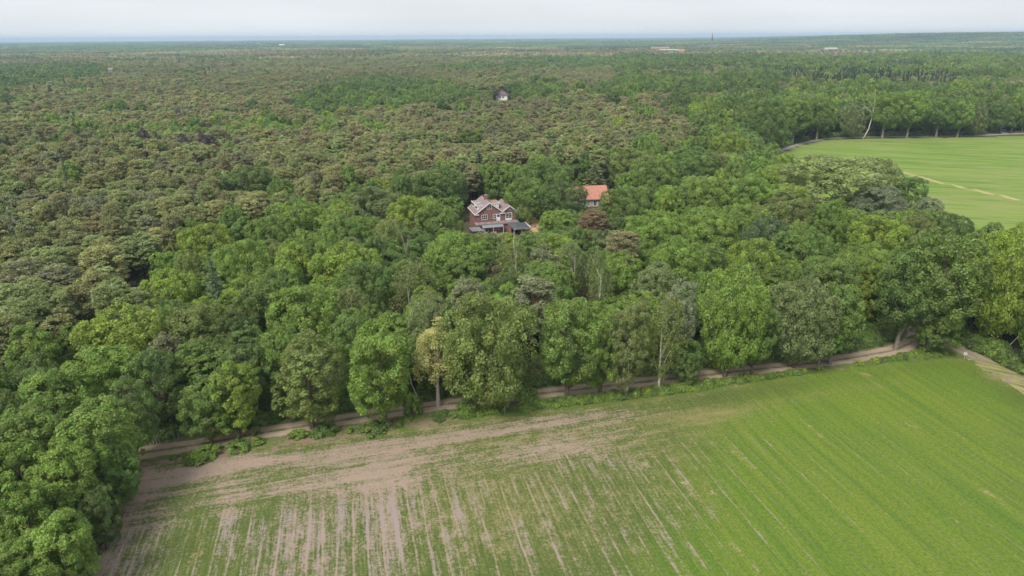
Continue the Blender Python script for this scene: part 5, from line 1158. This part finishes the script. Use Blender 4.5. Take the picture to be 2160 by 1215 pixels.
# the largest 300 of a kind in the picture become objects of their own, the rest is one object per kind
WORDS = {'dark': 'very dark green', 'deep': 'deep green', 'mid': 'mid-green', 'bright': 'bright green', 'lime': 'yellow-green', 'olive': 'olive-green', 'grey': 'grey-green', 'blue': 'blue-green', 'tan': 'tan-green',
         'pine': 'olive', 'pinegreen': 'greenish', 'pinebrown': 'brownish', 'pinegrey': 'greyish', 'pinedark': 'dark', 'spruce': 'dark'}
seen_label = {}
pend = []
rest = {0: [], 1: [], 2: []}
for cls, X, Y, h, w, T, nm, z in NEAR:
    form = {0: 'pine', 1: 'oak', 2: 'spruce'}[cls]; name = NAME[form][0]
    tx, ty, dep = prj(np.stack([X, Y, h * .8], 1)); d = np.hypot(X, Y)
    vis = (tx > -40) & (tx < 2200) & (ty > 60) & (ty < 1260)
    order = np.argsort(-(w * h / d ** 2) * vis)
    room = {0: 296, 1: 296, 2: 40}[cls] - N_IND.get(name, 0)
    for n_, j in enumerate(order):
        if n_ < room and vis[j]: pend.append((cls, form, j, X[j], Y[j], h[j], w[j], T[j], nm[j], tx[j], ty[j], d[j]))
        else: rest[cls].append((X[j], Y[j], h[j], w[j], *T[j], z[j]))
def where(tx, ty, d, k):
    hd = np.hypot(HX[:, 0], HX[:, 1]); sx = (HX[:, 4] - tx) / 1.0; sy = (HX[:, 5] + 25 - ty) * 1.5
    i = np.argsort(sx ** 2 + sy ** 2)[k]; dx = tx - HX[i, 4]; dd = d - hd[i]
    side = 'left of' if dx < 0 else 'right of'; far = abs(dx) > 90
    if abs(dx) < 28: rel = 'behind' if dd > 0 else 'in front of'
    else: rel = ('well ' if far else 'just ') + side if abs(dd) < 9 else ('behind and ' if dd > 0 else 'in front and ') + side
    return rel + ' the ' + HP[i][6]
rs = np.random.RandomState(77)
lab = []
for p in pend:
    cls, form, j, x, y, h, w, T, nm, tx, ty, d = p
    size = ('small ' if w < (6.6 if cls == 1 else 5.4) else 'broad ' if w > (9.2 if cls == 1 else 7.2) else 'medium ')
    kind = {0: 'pine', 1: 'tree', 2: 'spruce'}[cls]; L = None
    for k in range(7):
        c = '%s%s %s %s' % (size, WORDS[nm], kind, where(tx, ty, d, k))
        if len(c.split()) > 16: c = c.replace(size, '', 1)
        if len(c.split()) > 16: c = c.replace(' and ', ' ', 1)
        if c not in seen_label: L = c; break
    if L is None: L = ('%s %s %s' % (WORDS[nm], kind, where(tx, ty, d, 0)))
    seen_label[L] = seen_label.get(L, 0) + 1; lab.append(L)
for p, L in zip(pend, lab):
    cls, form, j, x, y, h, w, T, nm, tx, ty, d = p
    f = form
    if cls == 1: f = 'ash' if rs.rand() < .36 else ('birch' if nm in ('tan',) else 'oak')
    grp = {0: 'pines of the dense pine wood', 1: 'broadleaved trees of the wood', 2: 'spruces among the pines'}[cls]
    if f == 'oak' and w > 10.5: f = 'wide'
    if f == 'birch': grp = 'birches among the broadleaved trees'; L = L.replace(' tree ', ' birch ', 1)
    place_tree(f, rs.randint(100), x, y, h, w, T, L, grp, rs.rand() * 6.28)

def emit(name, forms, rows, H0, W0, label=None):
    R = np.array(rows); n = len(R); q = np.random.RandomState(n)
    s = np.stack([R[:, 3] / W0, R[:, 3] / W0, R[:, 2] / H0], 1)
    scatter(name, forms, np.stack([R[:, 0], R[:, 1], R[:, 7]], 1), s, q.rand(n) * 6.28, R[:, 4:7], q.randint(0, len(forms), n), label)
mid = {0: list(rest[0]), 1: list(rest[1]), 2: list(rest[2])}; far = {0: [], 1: [], 2: []}
for src, dst in ((MIDF, mid), (FARF, far)):
    for cls, X, Y, h, w, T, nm, z in src: dst[cls] += [(X[j], Y[j], h[j], w[j], *T[j], z[j]) for j in range(len(X))]
emit('pine_forest', MID['pine'], mid[0], 14, 6.6, 'mass of pines reaching back behind the nearest pines')
emit('broadleaf_forest', MID['broad'], mid[1], 15, 9.5, 'mass of broadleaved trees farther back in the forest')
emit('spruce_forest', MID['spruce'], mid[2] + far[2], 15, 5, 'dark conifer plantation beyond the avenue on the right')
emit('distant_pine_forest', FAR['pine'], far[0], 14, 6.6, 'distant brownish pine forest below the horizon')
emit('distant_broadleaf_forest', FAR['broad'], far[1], 15, 9.5, 'distant green forest below the horizon')

# canopy towards the horizon, in squares of many crowns
rs = np.random.RandomState(4242)
def rings(r0, r1, sp):
    xs = np.arange(-r1, r1, sp); X, Y = np.meshgrid(xs, np.arange(0, r1, sp)); X = X.ravel() + (rs.rand(X.size) - .5) * sp * .5; Y = Y.ravel() + (rs.rand(Y.size) - .5) * sp * .5
    d = np.hypot(X, Y); k = (d >= r0) & (d < r1) & (np.abs(np.arctan2(X, Y + 1e-6)) < math.radians(42)); return X[k], Y[k]
PX, PY, PS = [], [], []
for r0, r1, sp, sc in ((1640, 4200, 82, 1.0), (4200, 9500, 130, 1.6), (9500, 14000, 230, 2.8)):
    X, Y = rings(r0, r1, sp); keepn = vnoise(X / 420, Y / 420) + .5 * vnoise(X / 150, Y / 150) > (.42 if r0 > 3000 else .2)
    PX.append(X[keepn]); PY.append(Y[keepn]); PS.append(np.full(keepn.sum(), sc))
PX, PY, PS = np.concatenate(PX), np.concatenate(PY), np.concatenate(PS)
ppx, ppy, _ = prj(np.stack([PX, PY, 0 * PX + 13], 1)); nn = vnoise(PX / 330 + 2, PY / 330 + 8) + .35 * (rs.rand(len(PX)) - .5)
pt = np.zeros((len(PX), 3)); brown = (nn > np.where(ppx > 1200, .72, .45)) & (np.hypot(PX, PY) < 3600)
for i in range(len(PX)):
    base = TINT['pinebrown'] if brown[i] else TINT[('deep', 'mid', 'deep', 'blue', 'olive')[rs.randint(5)]]
    pt[i] = jtint(base, rs, .12)
pt *= (.62 + .76 * vnoise(PX / 520 + 5, PY / 230 + 1))[:, None]
zs = np.minimum(PS, 1.25)
scatter('horizon_forest', PATCH, np.stack([PX, PY, ground_z(PX, PY)], 1), np.stack([PS, PS, zs * (.85 + .4 * rs.rand(len(PS)))], 1), rs.rand(len(PX)) * 6.28, pt, rs.randint(0, 4, len(PX)), 'hazy blue-green forest along the horizon')

# single bushes on the verge that one can point at
for i, (px, py, w, h, tn, L) in enumerate((
    (432, 962, 5.0, 1.5, 'bright', 'low bright green bush on the field side of the low rounded tree'), (508, 945, 3.6, 1.5, 'mid', 'dense green bush at the foot of the bright yellow-green trackside tree'),
    (545, 935, 2.4, 1.0, 'bright', 'small bush on the verge left of the feathery olive tree'), (540, 918, 1.4, 2.4, 'deep', 'slim upright sapling standing alone at the edge of the track, left half'),
    (632, 920, 3.2, 1.2, 'bright', 'bush at the foot of the feathery olive tree by the track'), (688, 914, 3.4, 2.0, 'deep', 'dark ivy-like bush right of the feathery olive tree'),
    (742, 912, 1.8, 1.0, 'bright', 'small round bush on the verge left of the vivid green oak'), (785, 908, 4.6, 1.6, 'deep', 'wide dark bush at the foot of the vivid green round oak'),
    (872, 872, 3.6, 4.2, 'bright', 'tall bright bush between the vivid green oak and the sparse yellowing tree'), (985, 868, 3.4, 3.0, 'mid', 'leafy bush in front of the broad olive-yellow tree'),
    (1042, 852, 4.0, 4.5, 'deep', 'tall dark bush under the right half of the broad olive-yellow tree'), (1102, 846, 4.6, 4.8, 'mid', 'tall leafy bush at the track right of the broad olive-yellow tree'))):
    F = FORM['bush'][i % 4]; x, y = XY(px, py); root = empty('bush', (x, y, 0), i * 1.3, L, 'bush', 'bushes on the verge between track and field')
    for part in ('trunk', 'crown'):
        o = link(part, F[part], root); o.scale = (w / F['W'], w / F['W'], h / F['H']); o['tint'] = [float(c) for c in TINT[tn]]

# undergrowth: brambles and saplings along the track and under the trees
def under():
    rs = np.random.RandomState(31); X = []; Y = []; SC = []; TT = []
    # the strip between track and field, thick on the right, in separate tufts on the left
    n = 2600; t = rs.rand(n); P = np.array(TRACK[2:16]); L = np.concatenate([[0], np.cumsum(np.hypot(*(P[1:] - P[:-1]).T))]); s = t * L[-1]
    x = np.interp(s, L, P[:, 0]); y = np.interp(s, L, P[:, 1]); o = 2.6 + 3.6 * rs.rand(n)
    dx = np.interp(s + 1, L, P[:, 0]) - np.interp(s - 1, L, P[:, 0]); dy = np.interp(s + 1, L, P[:, 1]) - np.interp(s - 1, L, P[:, 1]); l = np.hypot(dx, dy) + 1e-9
    x, y = x + dy / l * o, y - dx / l * o; px, py, _ = prj(np.stack([x, y, 0 * x], 1))
    dens = .26 + .60 * sstep(900, 1150, px); k = (rs.rand(n) < dens) & (vnoise(x / 3.5, y / 3.5) > .50 - .36 * sstep(850, 1200, px)) & ~inpoly(x, y, FIELD1) & (dist_path(x, y, TRACK) > 2.4) & (dist_path(x, y, F1_TOP) > .9)
    x, y, px = x[k], y[k], px[k]; X.append(x); Y.append(y); SC.append((.35 + .35 * rs.rand(len(x))) * np.where(px > 950, .95, .8)); TT += [TINT[('mid', 'bright', 'lime', 'bright', 'deep')[rs.randint(5)]] for _ in x]
    # along the back of the track and the wood edges
    n = 2200; s = rs.rand(n) * L[-1]; x = np.interp(s, L, P[:, 0]); y = np.interp(s, L, P[:, 1]); o = -(3.2 + 7 * rs.rand(n) ** 1.3)
    dx = np.interp(s + 1, L, P[:, 0]) - np.interp(s - 1, L, P[:, 0]); dy = np.interp(s + 1, L, P[:, 1]) - np.interp(s - 1, L, P[:, 1]); l = np.hypot(dx, dy) + 1e-9
    x, y = x + dy / l * o, y - dx / l * o; k = (rs.rand(n) < .6) & (dist_path(x, y, TRACK) > 3.0) & (dist_path(x, y, TRACK2) > 3.2) & (np.hypot(x - XY(1608, 748)[0], y - XY(1608, 748)[1]) > 3.5)
    x, y = x[k], y[k]; X.append(x); Y.append(y); SC.append(.5 + .8 * rs.rand(len(x))); TT += [TINT[('deep', 'mid', 'dark', 'deep')[rs.randint(4)]] for _ in x]
    # left border of the field and right of the side track
    for path, a, b, n in ((F1_LEFT + [_lend], .6, 5, 330), (TRACK2[2:], 3.2, 9, 420)):
        P2 = np.array(path); L2 = np.concatenate([[0], np.cumsum(np.hypot(*(P2[1:] - P2[:-1]).T))]); s = rs.rand(n) * L2[-1]; x = np.interp(s, L2, P2[:, 0]); y = np.interp(s, L2, P2[:, 1]); o = a + (b - a) * rs.rand(n)
        if path[0] == F1_LEFT[0]: x = x - o
        else: x, y = x + o * .62, y + o * .78
        k = ~inpoly(x, y, FIELD1); x, y = x[k], y[k]; X.append(x); Y.append(y); SC.append(.55 + .7 * rs.rand(len(x))); TT += [TINT[('deep', 'mid', 'dark', 'mid', 'bright')[rs.randint(5)]] for _ in x]
    # thin scrub under the pines and oaks close by, far meadow border
    Xc, Yc = candidates(5.5, 60, 300, 909); k = ~blocked(Xc, Yc, 4) & (rs.rand(len(Xc)) < .7); x, y = Xc[k], Yc[k]; X.append(x); Y.append(y); SC.append(.6 + 1.1 * rs.rand(len(x))); TT += [TINT[('deep', 'mid', 'dark', 'mid', 'grey')[rs.randint(5)]] for _ in x]
    P2 = np.array(F2_FAR); L2 = np.concatenate([[0], np.cumsum(np.hypot(*(P2[1:] - P2[:-1]).T))]); s = rs.rand(260) * L2[-1] * .55; x = np.interp(s, L2, P2[:, 0]); y = np.interp(s, L2, P2[:, 1]) + 6.5 + 9 * rs.rand(260); k = (dist_path(x, y, ROAD2) > 3.6) & (dist_path(x, y, ROAD2B) > 3.6)
    x, y = x[k], y[k]; X.append(x); Y.append(y); SC.append(.9 + .9 * rs.rand(len(x))); TT += [TINT[('deep', 'dark', 'mid')[rs.randint(3)]] for _ in x]
    X, Y, SC = np.concatenate(X), np.concatenate(Y), np.concatenate(SC); n = len(X)
    T = np.array([jtint(t, rs, .12) for t in TT]); s = np.stack([SC, SC, SC * (.8 + .5 * rs.rand(n))], 1)
    scatter('undergrowth', MID['bush'], np.stack([X, Y, 0 * X], 1), s, rs.rand(n) * 6.28, T, rs.randint(0, 4, n), 'brambles, nettles and saplings along the track and under the trees')
under()
print('TREES', N_IND, 'rest', {k: len(v) for k, v in mid.items()}, {k: len(v) for k, v in far.items()}, 'patches', len(PX), 'labels shared', sum(v for v in seen_label.values() if v > 1))

# ---------------------------------------------------------------- the air
t = NT('air'); v = t.n('ShaderNodeVolumePrincipled'); v.inputs['Color'].default_value = (0.49, 0.65, 0.87, 1); v.inputs['Density'].default_value = 0.00012; v.inputs['Anisotropy'].default_value = 0.0
t.l(v.outputs[0], t.out.inputs['Volume'])
hz = MB().box(-15500, 15500, -2500, 15500, -1.5, 86).build('haze', t.m); tag(hz, 'thin bluish haze filling the air', kind='stuff')
